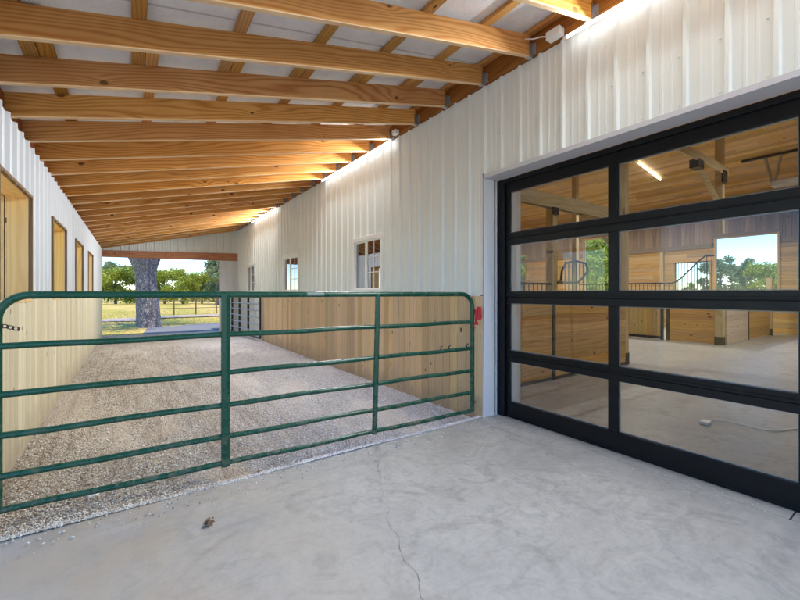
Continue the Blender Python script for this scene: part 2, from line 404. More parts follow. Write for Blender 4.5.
# openings are (t0, t1, z0, z1) along the wall line
def zranges(ta, tb, z0, z1, ops):
    rs = [(z0, z1)]; tm = (ta+tb)/2
    for (a, b, c, d) in ops:
        if a < tm < b:
            new = []
            for (p, q) in rs:
                if c > p: new.append((p, min(q, c)))
                if d < q: new.append((max(p, d), q))
            rs = [r for r in new if r[1]-r[0] > .002]
    return rs
def siding(A, B, nrm, z0, z1, ops=(), phase=0.0, pitch=.24):
    """ribbed sheet-metal cladding with real rib profile; z0/z1 numbers or functions of t"""
    mb = MB(); A = Vector(A); B = Vector(B); L = (B-A).length; d = (B-A)/L; n = Vector(nrm)
    f0 = z0 if callable(z0) else (lambda t: z0); f1 = z1 if callable(z1) else (lambda t: z1)
    prof = [(0,0),(.011,.026),(.032,.026),(.043,0),(.098,0),(.104,.004),(.118,.004),(.124,0),(.162,0),(.168,.004),(.182,.004),(.188,0)]
    pts = []
    k = math.floor(-phase/pitch)-1
    while k*pitch+phase < L:
        for (u, h) in prof: pts.append((k*pitch+phase+u, h))
        k += 1
    def H(t):
        for i in range(len(pts)-1):
            if pts[i][0] <= t <= pts[i+1][0]:
                a, b = pts[i], pts[i+1]; return a[1]+(b[1]-a[1])*(t-a[0])/max(1e-9, b[0]-a[0])
        return 0
    ts = [p[0] for p in pts if 0 < p[0] < L] + [0, L]
    for o in ops: ts += [t for t in o[:2] if 0 < t < L]
    ts = sorted(set(round(t, 5) for t in ts))
    for a, b in zip(ts, ts[1:]):
        if b-a < 1e-4: continue
        ha, hb = H(a+1e-7), H(b-1e-7)
        for (p, q) in zranges(a, b, -9, 99, ops):
            pa = max(p, f0(a)); pb = max(p, f0(b)); qa = min(q, f1(a)); qb = min(q, f1(b))
            if qa-pa < .001 and qb-pb < .001: continue
            va = A+d*a+n*ha; vb = A+d*b+n*hb
            mb.add([(va.x,va.y,pa),(vb.x,vb.y,pb),(vb.x,vb.y,qb),(va.x,va.y,qa)], [(0,1,2,3)])
    return mb
def screws(mb, A, B, nrm, zs, phase, ops=(), pitch=.24):
    A = Vector(A); B = Vector(B); L = (B-A).length; d = (B-A)/L; n = Vector(nrm)
    k = 0
    while k*pitch+phase+.065 < L:
        t = k*pitch+phase+.065
        for z in zs:
            if t > 0 and not any(o[0]-.03 < t < o[1]+.03 and o[2]-.03 < z < o[3]+.03 for o in ops):
                c = A+d*t
                ring = []
                for h, r_ in ((0, .008), (.003, .0075), (.004, .0045), (.008, .0045)):
                    for j in range(6):
                        aa = j*math.pi/3
                        p = c + d*(r_*math.cos(aa)) + n*h
                        ring.append((p.x, p.y, z + r_*math.sin(aa)))
                fs = [(i*6+j, i*6+(j+1)%6, (i+1)*6+(j+1)%6, (i+1)*6+j) for i in range(3) for j in range(6)] + [tuple(range(18, 24))]
                mb.add(ring, fs)
        k += 1
def boards_v(A, B, nrm, th, z0, z1, w=.14, ops=(), gap=.0035, jit=.002):
    """vertical boards, each its own island; nrm points to the visible side"""
    mb = MB(); A = Vector(A); B = Vector(B); L = (B-A).length; d = (B-A)/L; n = Vector(nrm)
    f1 = z1 if callable(z1) else (lambda t: z1)
    ts = list(np.arange(0, L, w)) + [L]
    for a, b in zip(ts, ts[1:]):
        if b-a < .02: continue
        cuts = sorted(set([a, b] + [t for o in ops for t in o[:2] if a+.005 < t < b-.005]))
        j = random.uniform(0, jit)
        for p, q in zip(cuts, cuts[1:]):
            for (za, zb) in zranges(p, q, z0, min(f1(p), f1(q)), ops):
                P = A+d*(p+(gap/2 if p == a else 0)); Q = A+d*(q-(gap/2 if q == b else 0))
                o = n*(th+j)
                e = .003
                P2 = P+d*e; Q2 = Q-d*e
                zq = zb
                mb.add([(P.x,P.y,za),(P.x+n.x*(th+j-e),P.y+n.y*(th+j-e),za),(P2.x+o.x,P2.y+o.y,za),(Q2.x+o.x,Q2.y+o.y,za),(Q.x+n.x*(th+j-e),Q.y+n.y*(th+j-e),za),(Q.x,Q.y,za),
                        (P.x,P.y,zq),(P.x+n.x*(th+j-e),P.y+n.y*(th+j-e),zq),(P2.x+o.x,P2.y+o.y,zq),(Q2.x+o.x,Q2.y+o.y,zq),(Q.x+n.x*(th+j-e),Q.y+n.y*(th+j-e),zq),(Q.x,Q.y,zq)],
                       [(0,1,7,6),(1,2,8,7),(2,3,9,8),(3,4,10,9),(4,5,11,10),(5,0,6,11),(5,4,3,2,1,0),(6,7,8,9,10,11)])
    return mb
def boards_h(A, B, nrm, th, z0, z1, w=.14, ops=(), gap=.004, maxlen=3.6, stagger=True):
    mb = MB(); A = Vector(A); B = Vector(B); L = (B-A).length; d = (B-A)/L; n = Vector(nrm)
    zs = list(np.arange(z0, z1-.02, w)) + [z1]
    for i, (za, zb) in enumerate(zip(zs, zs[1:])):
        zc = (za+zb)/2
        rs = [(0, L)]
        for (a, b, c, e) in ops:
            if c < zc < e:
                new = []
                for (p, q) in rs:
                    if a > p: new.append((p, min(q, a)))
                    if b < q: new.append((max(p, b), q))
                rs = new
        for (p, q) in rs:
            t = p; first = random.uniform(.8, maxlen) if stagger else maxlen
            while t < q-.01:
                u = min(q, t+first); first = maxlen*random.uniform(.7, 1)
                P = A+d*t; Q = A+d*(u-(.002 if u < q else 0)); o = n*(th+random.uniform(0, .002)); g = gap/2
                mb.hexa([(P.x,P.y,za+g),(Q.x,Q.y,za+g),(Q.x+o.x,Q.y+o.y,za+g),(P.x+o.x,P.y+o.y,za+g),
                         (P.x,P.y,zb-g),(Q.x,Q.y,zb-g),(Q.x+o.x,Q.y+o.y,zb-g),(P.x+o.x,P.y+o.y,zb-g)])
                t = u
    return mb

# ------------------------------------------------------------------ constants of the place
XR, XL = 3.27, -.84            # faces of the barn wall and the outer wall
SL = .207                      # lean-to roof slope
def zb(x): return 2.87 + SL*(x-XL)
YE_R, YE_L = 15.45, 16.10      # far end of the lean-to at the right and left wall
Y0 = -1.2                      # near end of the roof, behind the camera
DW0, DW1 = -.72, 3.04          # garage opening along y
HEAD = 2.69

# ------------------------------------------------------------------ SETTING
def sheet(name, pts, z, mat):
    mb = MB(); mb.add([(x, y, z) for x, y in pts], [tuple(range(len(pts)))]); return tag(mb.build(name, mat), kind='structure')
mb = MB(); N = 60
# lawn: one rolling sheet to the horizon, with the building footprint flat
xs = sorted(set(list(np.linspace(-400, 420, 42)) + list(np.linspace(-30, 60, 31)))); ys = sorted(set(list(np.linspace(-400, 600, 46)) + list(np.linspace(-20, 80, 34))))
def lz(x, y):
    d = max(0, math.hypot(x-8, y-5)-24)
    return -.11 + min(1, d/40)*(.35*mnoise.noise(Vector((x*.03, y*.03, 0)))) + max(0, d-70)*.012
mb.add([(x, y, lz(x, y)) for y in ys for x in xs], [(j*len(xs)+i, j*len(xs)+i+1, (j+1)*len(xs)+i+1, (j+1)*len(xs)+i) for j in range(len(ys)-1) for i in range(len(xs)-1)])
tag(mb.build('lawn', M['lawn'], smooth=True), kind='structure')
mb = MB(); mb.box(-6, 3.345, -5, 3.10, -.30, 0)
tag(mb.build('concrete_slab', M['slab'], bevel=.006), kind='structure')
mb = MB()
for a, b in ((-.74, .592), (.600, 3.06)): mb.box(3.351, 3.70, a, b, -.3, -.001)
tag(mb.build('door_apron', M['slab'], bevel=.004), kind='structure')
mb = MB(); mb.box(3.704, 18.0, -6, 15.4, -.3, -.002)
tag(mb.build('barn_floor', M['floor']), kind='structure')
mb = MB(); gx = np.linspace(XL-.1, XR+.02, 50); gy = np.linspace(3.0, 16.4, 140)
def rut(x): return -.016*(math.exp(-((x-.35)/.22)**2)+math.exp(-((x-1.95)/.22)**2))
def gz(x, y): return rut(x) -.052 + .010*mnoise.noise(Vector((x*2.2, y*.9, 3))) + .006*mnoise.noise(Vector((x*7, y*7, 1)))
mb.add([(x, y, gz(x, y)) for y in gy for x in gx], [(j*50+i, j*50+i+1, (j+1)*50+i+1, (j+1)*50+i) for j in range(139) for i in range(49)])
tag(mb.build('gravel_aisle', M['gravel'], smooth=True), kind='structure')
sheet('grey_drive', [(.30, 17.0), (14, 16.0), (14, 20.6), (3.4, 21.3), (1.6, 20.3), (.62, 20.6)], -.10, M['asphalt'])
sheet('gravel_track', [(1.0, 26.6), (22, 27.8), (40, 30), (40, 33), (20, 29.9), (1.2, 29.3)], -.06, M['path'])
sheet('sandy_patch', [(-1.4, 25.2), (.5, 24.6), (.9, 26.8), (-.2, 28.1), (-1.3, 27.5)], -.07, M['path'])
sheet('bounce_ground', [(-26, -24), (3.1, -24), (3.1, -5.02), (-6.02, -5.02), (-6.02, 3.1), (-26, 3.1)], -.06, M['bounce'])  # unseen pale ground added behind the camera to bounce sunlight under the roof
# crack and saw joint
pk = [(1.76, 3.09), (1.73, 3.0), (1.66, 2.86), (1.665, 2.72), (1.60, 2.62), (1.56, 2.5), (1.50, 2.42), (1.45, 2.30), (1.38, 2.22), (1.375, 2.1), (1.30, 2.03), (1.27, 1.93), (1.255, 1.82), (1.20, 1.74), (1.17, 1.65), (1.165, 1.52), (1.10, 1.42), (1.06, 1.28), (1.05, 1.1), (.97, .9)]
fine = []
for (a, b) in zip(pk, pk[1:]):
    for k in range(5):
        u = k/5; fine.append((a[0]+(b[0]-a[0])*u+random.uniform(-.006, .006), a[1]+(b[1]-a[1])*u))
vs = []; fs = []
for i, (x, y) in enumerate(fine):
    w = random.uniform(.0003, .0012); vs += [(x-w, y, .0035), (x+w, y, .0035)]
    if i: fs.append((2*i-2, 2*i-1, 2*i+1, 2*i))
tag(MB().add(vs, fs).build('slab_crack', M['crack']), kind='structure')

# loose stones over the gravel bed: uncountable, one mesh
NS = 110000
u = rng.random(NS); y = 3.06 + 9.0*u**2.2; x = rng.uniform(XL+.02, XR-.03, NS)
spill = rng.random(NS) < .008; y[spill] = 3.10 - rng.random(spill.sum())**3*.30
r = rng.uniform(.0035, .0088, NS)*(1+.03*(y-3)); r = np.where(rng.random(NS) < .04, r*1.6, r)
z = np.where(y < 3.1, .003, -.050) + .012*np.sin(x*3+y) * .4 + .003 + np.where(y > 3.25, -.016*(np.exp(-((x-.35)/.22)**2)+np.exp(-((x-1.95)/.22)**2)), 0)
base = np.array([(1,0,0),(0,1,0),(-1,0,0),(0,-1,0),(0,0,1),(0,0,-1)], float)
ftri = np.array([(0,1,4),(1,2,4),(2,3,4),(3,0,4),(1,0,5),(2,1,5),(3,2,5),(0,3,5)])
V = base[None]*rng.uniform(.65, 1.3, (NS, 6, 1)); V[:, :, 2] *= .65
V += rng.normal(0, .16, V.shape)
a = rng.random(NS)*6.283; ca, sa = np.cos(a), np.sin(a)
V = np.stack([V[..., 0]*ca[:, None]-V[..., 1]*sa[:, None], V[..., 0]*sa[:, None]+V[..., 1]*ca[:, None], V[..., 2]], -1)*r[:, None, None]
V += np.stack([x, y, z], -1)[:, None, :]
F = (ftri[None] + (np.arange(NS)*6)[:, None, None]).reshape(-1, 3)
me = bpy.data.meshes.new('gravel_stones'); me.vertices.add(NS*6); me.vertices.foreach_set('co', V.reshape(-1))
me.loops.add(F.size); me.loops.foreach_set('vertex_index', F.reshape(-1).astype(np.int32))
me.polygons.add(len(F)); me.polygons.foreach_set('loop_start', np.arange(0, F.size, 3, dtype=np.int32)); me.update(calc_edges=True); me.validate()
me.materials.append(M['stone']); ob = bpy.data.objects.new('gravel_stones', me); COL.objects.link(ob)
tag(ob, 'loose tan and grey gravel spread between the two walls behind the gate', 'gravel', kind='stuff')

# ------------------------------------------------------------------ BARN
barn = thing('barn', (XR, 3.0, 0), 'barn with ribbed white metal wall on the right, wood wainscot, windows and glazed overhead door', 'barn')
WIN = [(5.17, 6.20), (8.90, 10.10), (12.86, 14.0)]; WZ0, WZ1 = 1.41, 2.36
yb = -6.0
ops = [(a-yb, b-yb, WZ0, WZ1) for a, b in WIN]
dop = (DW0-yb, DW1-yb, -1, HEAD)
WAIN = 12.0
sid = siding((XR, yb), (XR, YE_R), (-1, 0), lambda t: 1.38 if DW1 < t+yb < WAIN else -.06, 3.725, ops+[dop], phase=.135)
screws(sid, (XR, yb), (XR, YE_R), (-1, 0), (1.44, 2.05, 2.76, 3.12, 3.66), .135, ops+[dop])
sid.build('wall_siding', M['siding_r'], barn)
# wainscot
boards_v((XR, DW1+.004), (XR, WAIN), (-1, 0), .022, -.12, 1.365, .14).build('wainscot', M['wains_r'], barn, origin=(XR, DW1, 0))
mb = MB(); mb.box(XR-.034, XR-.002, DW1+.05, WAIN, 1.366, 1.386); mb.build('wainscot_cap', M['trim'], barn)
mb = MB(); mb.box(XR-.030, XR-.001, DW1-.005, DW1+.028, -.02, 1.364); mb.build('wainscot_cap', M['post'], barn) if False else None
# inner faces of the barn wall
iops = [(a-yb, b-yb, WZ0, WZ1) for a, b in WIN] + [dop]
boards_h((XR+.15, yb), (XR+.15, 15.4), (1, 0), .02, 0, 4.9, .16, iops).build('inner_wall_boards', M['tanboard'], barn, origin=(XR+.15, yb, 0))
# wall core that blocks light
core = MB()
segs = [(yb, DW0)] ; 
core.box(XR+.02, XR+.149, yb, DW0-.012, -.1, 4.95); core.box(XR+.02, XR+.149, DW0-.012, DW1+.012, HEAD+.012, 4.95)
prev = DW1+.012
for a, b in WIN:
    core.box(XR+.02, XR+.149, prev, a-.001, -.1, 4.95); core.box(XR+.02, XR+.149, a-.001, b+.001, -.1, WZ0-.001); core.box(XR+.02, XR+.149, a-.001, b+.001, WZ1+.001, 4.95); prev = b+.001
core.box(XR+.02, XR+.149, prev, YE_R, -.1, 4.95)
core.build('wall_framing', M['ledger'], barn)
# ledger at the head of the siding
mb = MB(); mb.box(XR-.052, XR+.018, Y0, YE_R, 3.732, 3.955); mb.build('ledger_beam', M['ledger'], barn, origin=(XR, 0, 3.8), bevel=.003)
mb = MB(); mb.box(XR-.10, XR-.054, Y0, YE_R, 3.93, 3.968); mb.build('ledger_nailer', M['ledger'], barn, origin=(XR, 0, 3.9)) if False else None
# garage opening trim: side reveal, soffit, corner trims
mb = MB()
mb.box(XR-.008, 3.468, DW1, DW1+.012, -.02, HEAD)
mb.box(XR-.026, XR-.009, DW1-.006, DW1+.012, -.02, HEAD+.05)
mb.build('door_jamb', M['trim'], barn)
mb = MB(); mb.box(XR-.008, 3.468, DW0-.012, DW0, -.02, HEAD); mb.box(XR-.026, XR-.009, DW0-.03, DW0+.006, -.02, HEAD+.05); mb.build('door_jamb', M['trim'], barn)
mb = MB(); mb.box(XR-.008, 3.468, DW0, DW1, HEAD, HEAD+.011); mb.box(XR-.030, XR-.009, DW0+.007, DW1-.007, HEAD-.006, HEAD+.034)
mb.build('head_flashing', M['headtrim'], barn)
# pale jamb lining seen inside
mb = MB(); mb.box(3.60, 3.88, DW1-.01, DW1+.09, 0, HEAD+.2); mb.build('inner_jamb', M['trim'], barn)
mb = MB(); mb.box(3.60, 3.88, DW0-.09, DW0+.01, 0, HEAD+.2); mb.build('inner_jamb', M['trim'], barn)

# garage door ------------------------------------------------------
gd = holder('garage_door', barn, (3.5, 1.2, 0)); tag(gd, 'black framed full view glass overhead door')
def gpart(mb, name, mat, bevel=.0025): return mb.build(name, mat, gd, bevel=bevel)
mb = MB(); X0, X1 = 3.50, 3.545
fr = MB(); fr.box(3.470, 3.499, DW1-.105, DW1-.001, .001, HEAD-.001); gpart(fr, 'frame', M['black'])
fr = MB(); fr.box(3.470, 3.499, DW0+.001, DW0+.105, .001, HEAD-.001); gpart(fr, 'frame', M['black'])
fr = MB(); fr.box(3.472, 3.498, DW0+.106, DW1-.106, 2.640, HEAD-.001); gpart(fr, 'frame', M['black'])
rails = [(.004, .175), (.627, .752), (1.283, 1.418), (1.942, 2.078), (2.538, 2.67)]
YA, YB = DW0+.03, DW1-.03
stl = [(2.885, 3.0), (1.705, 1.787), (.50, .582), (-.69, -.575)]
for i, (a, b) in enumerate(rails):
    rb = MB()
    if i in (1, 2, 3):
        m_ = (a+b)/2
        rb.box(X0, X1, YA, YB, a, m_-.002); rb.box(X0, X1, YA, YB, m_+.002, b); rb.box(X0+.008, X1-.002, YA+.001, YB-.001, m_-.0035, m_+.0035)
        rb.box(X0-.007, X0-.0005, YA, YB, m_+.010, m_+.026)
    else:
        rb.box(X0, X1, YA, YB, a, b)
        if i == 0: rb.box(X0-.006, X0-.0005, YA, YB, .0015, .030)
    gpart(rb, 'rail', M['black'])
for (a, b) in stl:
    for (z0, z1) in zip([r_[1] for r_ in rails], [r_[0] for r_ in rails[1:]]):
        sb = MB(); sb.box(X0+.001, X1-.001, a, b, z0+.0005, z1-.0005); gpart(sb, 'stile', M['black'])
for (ya, yb_) in ((1.787, 2.885), (.582, 1.705), (-.575, .50)):
    for (z0, z1) in zip([r_[1] for r_ in rails], [r_[0] for r_ in rails[1:]]):
        pb = MB(); pb.box(X0+.022, X0+.026, ya+.0015, yb_-.0015, z0+.002, z1-.002)
        pane = pb.build('glass_pane', M['glass'], gd)
        bd = MB(); e = .009; x0, x1 = X0+.0275, X0+.040
        bd.box(x0, x1, ya+.001, ya+e, z0+.002, z1-.002); bd.box(x0, x1, yb_-e, yb_-.001, z0+.002, z1-.002)
        bd.box(x0, x1, ya+e, yb_-e, z0+.002, z0+e); bd.box(x0, x1, ya+e, yb_-e, z1-e, z1-.002)
        bd.build('glazing_bead', M['bead'], gd)
mb = MB(); mb.box(3.49, 3.515, 1.18, 1.30, .09, .10)
# windows -----------------------------------------------------------
def window(ya, yb_):
    w = holder('window', barn, (XR, (ya+yb_)/2, WZ0)); 
    def part(mb, n, m, bevel=0): return mb.build(n, m, w, bevel=bevel)
    f = MB(); t = .07; xo, xi = XR-.030, XR+.07
    z0, z1 = WZ0+.002, WZ1-.002
    # flat outer trim, mitre-free: sides butt under head
    f.box(xo, xi, ya, ya+t, z0+.05, z1-t); f.box(xo, xi, yb_-t, yb_, z0+.05, z1-t); f.box(xo-.002, xi, ya-.004, yb_+.004, z1-t, z1); f.box(xo-.008, xi, ya-.006, yb_+.006, z0, z0+.05)
    part(f, 'frame', M['vinyl'], .003)
    A, B, C0, C1 = ya+t, yb_-t, z0+.05, z1-t
    mid = A+(B-A)*.55
    s = MB(); s.box(XR-.012, XR+.03, mid-.022, mid+.022, C0, C1); part(s, 'meeting_stile', M['vinyl'], .002)
    for k, (p, q) in enumerate(((A, mid-.022), (mid+.022, B))):
        xx = XR-.005 if k == 0 else XR+.012
        sh = MB(); e = .024
        sh.box(xx, xx+.02, p, p+e, C0+.001, C1-.001); sh.box(xx, xx+.02, q-e, q, C0+.001, C1-.001); sh.box(xx+.001, xx+.019, p+e, q-e, C0, C0+e); sh.box(xx+.001, xx+.019, p+e, q-e, C1-e, C1)
        part(sh, 'sash', M['vinyl'])
        g = MB(); g.box(xx+.008, xx+.012, p+e, q-e, C0+e, C1-e); part(g, 'pane', M['winglass'])
        if k == 0:
            mu = MB(); m_ = (p+q)/2
            mu.box(xx+.002, xx+.007, m_-.007, m_+.007, C0+e, C1-e)
            for j in (1, 2):
                zz = C0+e+(C1-C0-2*e)*j/3
                mu.box(xx+.0015, xx+.0068, p+e, q-e, zz-.007, zz+.007)
            part(mu, 'muntin', M['vinyl'])
for a, b in WIN: window(a, b)

# barn interior: far wall, ends, ceiling
FX = 18.0
far_ops = [(3.49, 5.18, .9, 3.42), (5.36, 6.50, .9, 2.58), (8.36, 10.30, .9, 3.95), (13.70, 14.30, 1.0, 3.5)]
fo = [(a+6, b+6, c, d) for a, b, c, d in far_ops]
boards_h((FX, -6), (FX, 15.45), (-1, 0), .03, -.1, 3.10, .16, fo).build('far_wall_boards', M['tanboard'], barn, origin=(FX, 0, 0))
boards_v((FX, -6), (FX, 15.45), (-1, 0), .03, 3.27, 4.98, .15, fo).build('far_wall_upper_boards', M['grayboard'], barn, origin=(FX, 0, 0))
mb = MB(); mb.box(FX-.06, FX, -6, 3.38, 3.101, 3.269); mb.box(FX-.06, FX, 3.38, 5.3, 3.43, 3.56); mb.box(FX-.06, FX, 5.3, 8.30, 3.101, 3.269); mb.box(FX-.06, FX, 10.36, 15.4, 3.101, 3.269)
mb.build('girt', plain('brown girt', (.26, .19, .12), .7), barn)
# outer skin keeps light out
outs = boards_v((FX+.05, -6.1), (FX+.05, 15.5), (1, 0), .03, -.2, 5.0, .6, [(a+.1, b+.1, c, d) for a, b, c, d in fo], gap=0, jit=0); outs.build('far_wall_skin', M['siding_r'], barn)
def reveal(ya, yb_, z0, z1, name='opening_frame'):
    f = MB(); t = .05
    f.box(FX-.08, FX+.10, ya-t, ya, z0-t, z1+t); f.box(FX-.08, FX+.10, yb_, yb_+t, z0-t, z1+t); f.box(FX-.078, FX+.10, ya, yb_, z1, z1+t); f.box(FX-.078, FX+.10, ya, yb_, z0-t, z0)
    f.build(name, M['tanboard'], barn, origin=(FX, ya, z0))
for o in far_ops: reveal(*o)
# barred window beside the big opening
wb = MB()
yy = 5.42
while yy < 6.48: wb.tube([(FX-.10, yy, .9), (FX-.10, yy, 2.58)], .012, 6); yy += .105
wb.box(FX-.115, FX-.085, 5.36, 6.5, 2.58, 2.61); wb.build('window_bars', M['blacksteel'], barn)
boards_h((3.42, 15.4), (FX, 15.4), (0, -1), .03, -.1, 4.9, .16).build('end_wall_boards', M['tanboard'], barn, origin=(3.4, 15.4, 0))
boards_h((3.42, -6), (FX, -6), (0, 1), .03, -.1, 4.9, .16).build('end_wall_boards', M['tanboard'], barn, origin=(3.4, -6, 0))
EV = 4.9; RX = 10.8; RZ = 6.7
def cz(x): return EV + (RZ-EV)*(1-abs(x-RX)/7.3)
for yy in (-6.04, 15.41):
    g = MB(); g.add([(3.4, yy, EV-.05), (18.05, yy, EV-.05), (RX, yy, RZ+.05)], [(0, 1, 2)]); g.build('gable_infill', M['grayboard'], barn)
cb = MB(); w = .145; k = 0
xx = 3.44
while xx < 18.05:
    xn = min(xx+w-.004, 18.06)
    if xx < RX < xn: xn = RX
    yy = -6.0; ln = random.uniform(1.2, 4.2)
    while yy < 15.4:
        ye = min(15.4, yy+ln); dz = random.uniform(-.0015, .0015)
        za, zc = cz(xx)+dz, cz(xn)+dz
        cb.hexa([(xx,yy,za),(xn,yy,zc),(xn,ye-.003,zc),(xx,ye-.003,za),(xx,yy,za+.02),(xn,yy,zc+.02),(xn,ye-.003,zc+.02),(xx,ye-.003,za+.02)])
        yy = ye; ln = random.uniform(3.2, 4.4)
    xx = xn+.004
cb.build('ceiling_boards', M['ceiling'], barn)
rf = MB()
for (xa, xb) in ((3.2, RX), (RX, 18.7)):
    za, zc = cz(xa)+.05, cz(xb)+.05
    rf.hexa([(xa,-6.6,za),(xb,-6.6,zc),(xb,16.2,zc),(xa,16.2,za),(xa,-6.6,za+.08),(xb,-6.6,zc+.08),(xb,16.2,zc+.08),(xa,16.2,za+.08)])
rf.build('main_roof', M['siding_l'], barn)
ub = siding((XR, yb), (XR, YE_R), (-1, 0), 3.96, 4.95, (), phase=.135); ub.build('upper_wall_siding', M['siding_r'], barn)
# posts and beams inside
def post(x, y, w, z0, z1, base=True):
    p = MB(); p.box(x-w/2, x+w/2, y-w/2, y+w/2, z0, z1); p.build('post', M['post'], barn, origin=(x, y, 0), bevel=.004)
    if base:
        q = MB(); q.box(x-w/2-.008, x+w/2+.008, y-w/2-.008, y+w/2+.008, 0, .22); q.build('post_boot', M['blacksteel'], barn)
post(5.70, 3.83, .13, 0, 2.79); post(8.02, 3.80, .15, 0, cz(8.02)-.01); post(13.06, 3.68, .17, 0, 1.42); post(13.06, 3.68, .17, 3.0, cz(13.06)-.01, False); post(13.1, 7.85, .17, 0, cz(13.1)-.01)
post(17.88, 6.93, .12, 0, 3.09, False); post(8.02, -2.2, .15, 0, cz(8.02)-.01)
bmx = MB(); bmx.box(3.46, 8.3, 3.765, 3.81, 2.80, 3.02); bmx.build('beam', M['postx'], barn, origin=(3.46, 3.8, 2.8), bevel=.003)
bmx = MB(); bmx.box(3.46, 8.0, 3.862, 3.90, 2.80, 3.02); bmx.build('beam', M['postx'], barn, origin=(3.46, 3.8, 2.8), bevel=.003)
bmx = MB(); bmx.box(8.1, 13.3, 3.55, 3.592, 4.58, 4.80); bmx.build('beam', M['postx'], barn, origin=(8, 3.6, 4.6), bevel=.003)
def brace(p, q, w=.10):
    m_ = MB(); m_.tube([p, q], w*.7, 4); m_.build('brace', M['postx'], barn, origin=p)
brace((11.35, 3.66, 4.62), (12.98, 3.66, 3.75), .10)
k = MB(); k.box(11.1, 11.45, 3.53, 3.72, 4.42, 4.62); k.build('bracket', M['blacksteel'], barn); k = MB(); k.box(12.85, 13.16, 3.54, 3.585, 4.35, 4.66); k.build('bracket', M['blacksteel'], barn)
k = MB(); k.box(5.62, 5.77, 3.74, 3.762, 2.68, 2.80); k.build('bracket', M['blacksteel'], barn)
brace((6.6, 3.83, 2.80), (7.9, 3.83, 2.2), .06)

# ------------------------------------------------------------------ LEAN-TO ROOF (rafters, purlins, deck)
roof = thing('lean_to_roof', (XL, 3.0, 2.87), 'open timber lean-to roof of orange rafters and purlins under silver insulation', 'roof')
RH, RW = .20, .042
def rafter_mesh(L):
    m_ = MB(); m_.box(0, L, -RW/2, RW/2, 0, RH); return m_
first = None
for k in range(-4, 23):
    yr, yl = 1.77+.615*k, 1.94+.645*k
    if k < 0: yl = yr + .17
    x1 = XR-.056; x0 = XL-.42
    dx, dy = XR-XL, yr-yl
    yaw = math.atan2(dy, dx); Lh = math.hypot(dx, dy); pitch = math.atan2(SL*dx, Lh)
    s0 = (x0-XL)/dx; s1 = (x1-XL)/dx
    P0 = Vector((x0, yl+dy*s0, zb(x0))); 
    L = math.sqrt(Lh**2+(SL*dx)**2)*(s1-s0)
    if first is None:
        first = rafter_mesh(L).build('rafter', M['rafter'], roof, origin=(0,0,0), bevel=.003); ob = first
    else:
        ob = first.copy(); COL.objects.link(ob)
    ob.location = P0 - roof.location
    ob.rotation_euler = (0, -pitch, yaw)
    # steel hanger at the barn end
    if k > -3:
        hg = MB(); e = RW/2+.0025
        zz = zb(x1)
        for sy in (-1, 1):
            a, b = sorted((sy*e, sy*(e+.0025)))
            hg.box(x1-.055, x1+.001, yr+.008+a, yr+.008+b, zz-.012, zz+.13)
            a, b = sorted((sy*(e+.003), sy*(e+.04)))
            hg.box(x1-.0005, x1+.003, yr+.008+a, yr+.008+b, zz+.012, zz+.12)
        hg.box(x1-.055, x1, yr+.008-e, yr+.008+e, zz-.016, zz-.0125)
        hg.build('rafter_hanger', M['galv'], roof)
PX = [2.60, 1.96, 1.32, .68, .04, -.60, -1.10]
for i, px in enumerate(PX):
    joints = [Y0-.1, 3.62, 8.6, 13.4, 16.3]
    for j in range(4):
        off = .092 if j % 2 else 0
        a = joints[j]-(.36 if j else 0); b = joints[j+1]+(.36 if j < 3 else 0)
        if j == 3: b = YE_L-(px-XL)*.158+.15
        x0 = px-.043+off; x1 = px+.043+off; h = RH/math.cos(math.atan(SL))+.001
        m_ = MB(); m_.hexa([(x0,a,zb(x0)+h),(x1,a,zb(x1)+h),(x1,b,zb(x1)+h),(x0,b,zb(x0)+h),(x0,a,zb(x0)+h+.038),(x1,a,zb(x1)+h+.038),(x1,b,zb(x1)+h+.038),(x0,b,zb(x0)+h+.038)])
        m_.build('purlin', M['purlin'], roof, origin=(px, a, 3))
h = RH/math.cos(math.atan(SL))+.001
m_ = MB(); m_.hexa([(XR-.13,Y0-.1,zb(XR-.13)+h-.001),(XR-.056,Y0-.1,zb(XR-.056)+h-.001),(XR-.056,YE_R+.1,zb(XR-.056)+h-.001),(XR-.13,YE_R+.1,zb(XR-.13)+h-.001),
                    (XR-.13,Y0-.1,zb(XR-.13)+h+.037),(XR-.056,Y0-.1,zb(XR-.056)+h+.037),(XR-.056,YE_R+.1,zb(XR-.056)+h+.037),(XR-.13,YE_R+.1,zb(XR-.13)+h+.037)])
m_.build('purlin', M['purlin'], roof, origin=(XR, 0, 3.9))
# insulation sheet sagging a little between purlins
mb = MB(); nx, ny = 60, 160; vs = []
for j in range(ny+1):
    for i in range(nx+1):
        x = XL-.50 + (XR-.002-XL+.50)*i/nx; ye = YE_L-(x-XL)*.158+.35; yy = Y0-.2+(ye-Y0+.2)*j/ny
        vs.append((x, yy, zb(x)+h+.040+.002+abs(.006*mnoise.noise(Vector((x*3, yy*3, 0))))))
mb.add(vs, [(j*(nx+1)+i, j*(nx+1)+i+1, (j+1)*(nx+1)+i+1, (j+1)*(nx+1)+i) for j in range(ny) for i in range(nx)])
mb.build('insulation', M['insul'], roof, smooth=True)
x0, x1 = XL-.52, XR+.01
m_ = MB(); 
def ye_(x): return YE_L-(x-XL)*.158+.36
m_.hexa([(x0,Y0-.22,zb(x0)+h+.055),(x1,Y0-.22,zb(x1)+h+.055),(x1,ye_(x1),zb(x1)+h+.055),(x0,ye_(x0),zb(x0)+h+.055),(x0,Y0-.22,zb(x0)+h+.075),(x1,Y0-.22,zb(x1)+h+.075),(x1,ye_(x1),zb(x1)+h+.075),(x0,ye_(x0),zb(x0)+h+.075)])
m_.build('roof_deck', M['siding_l'], roof)
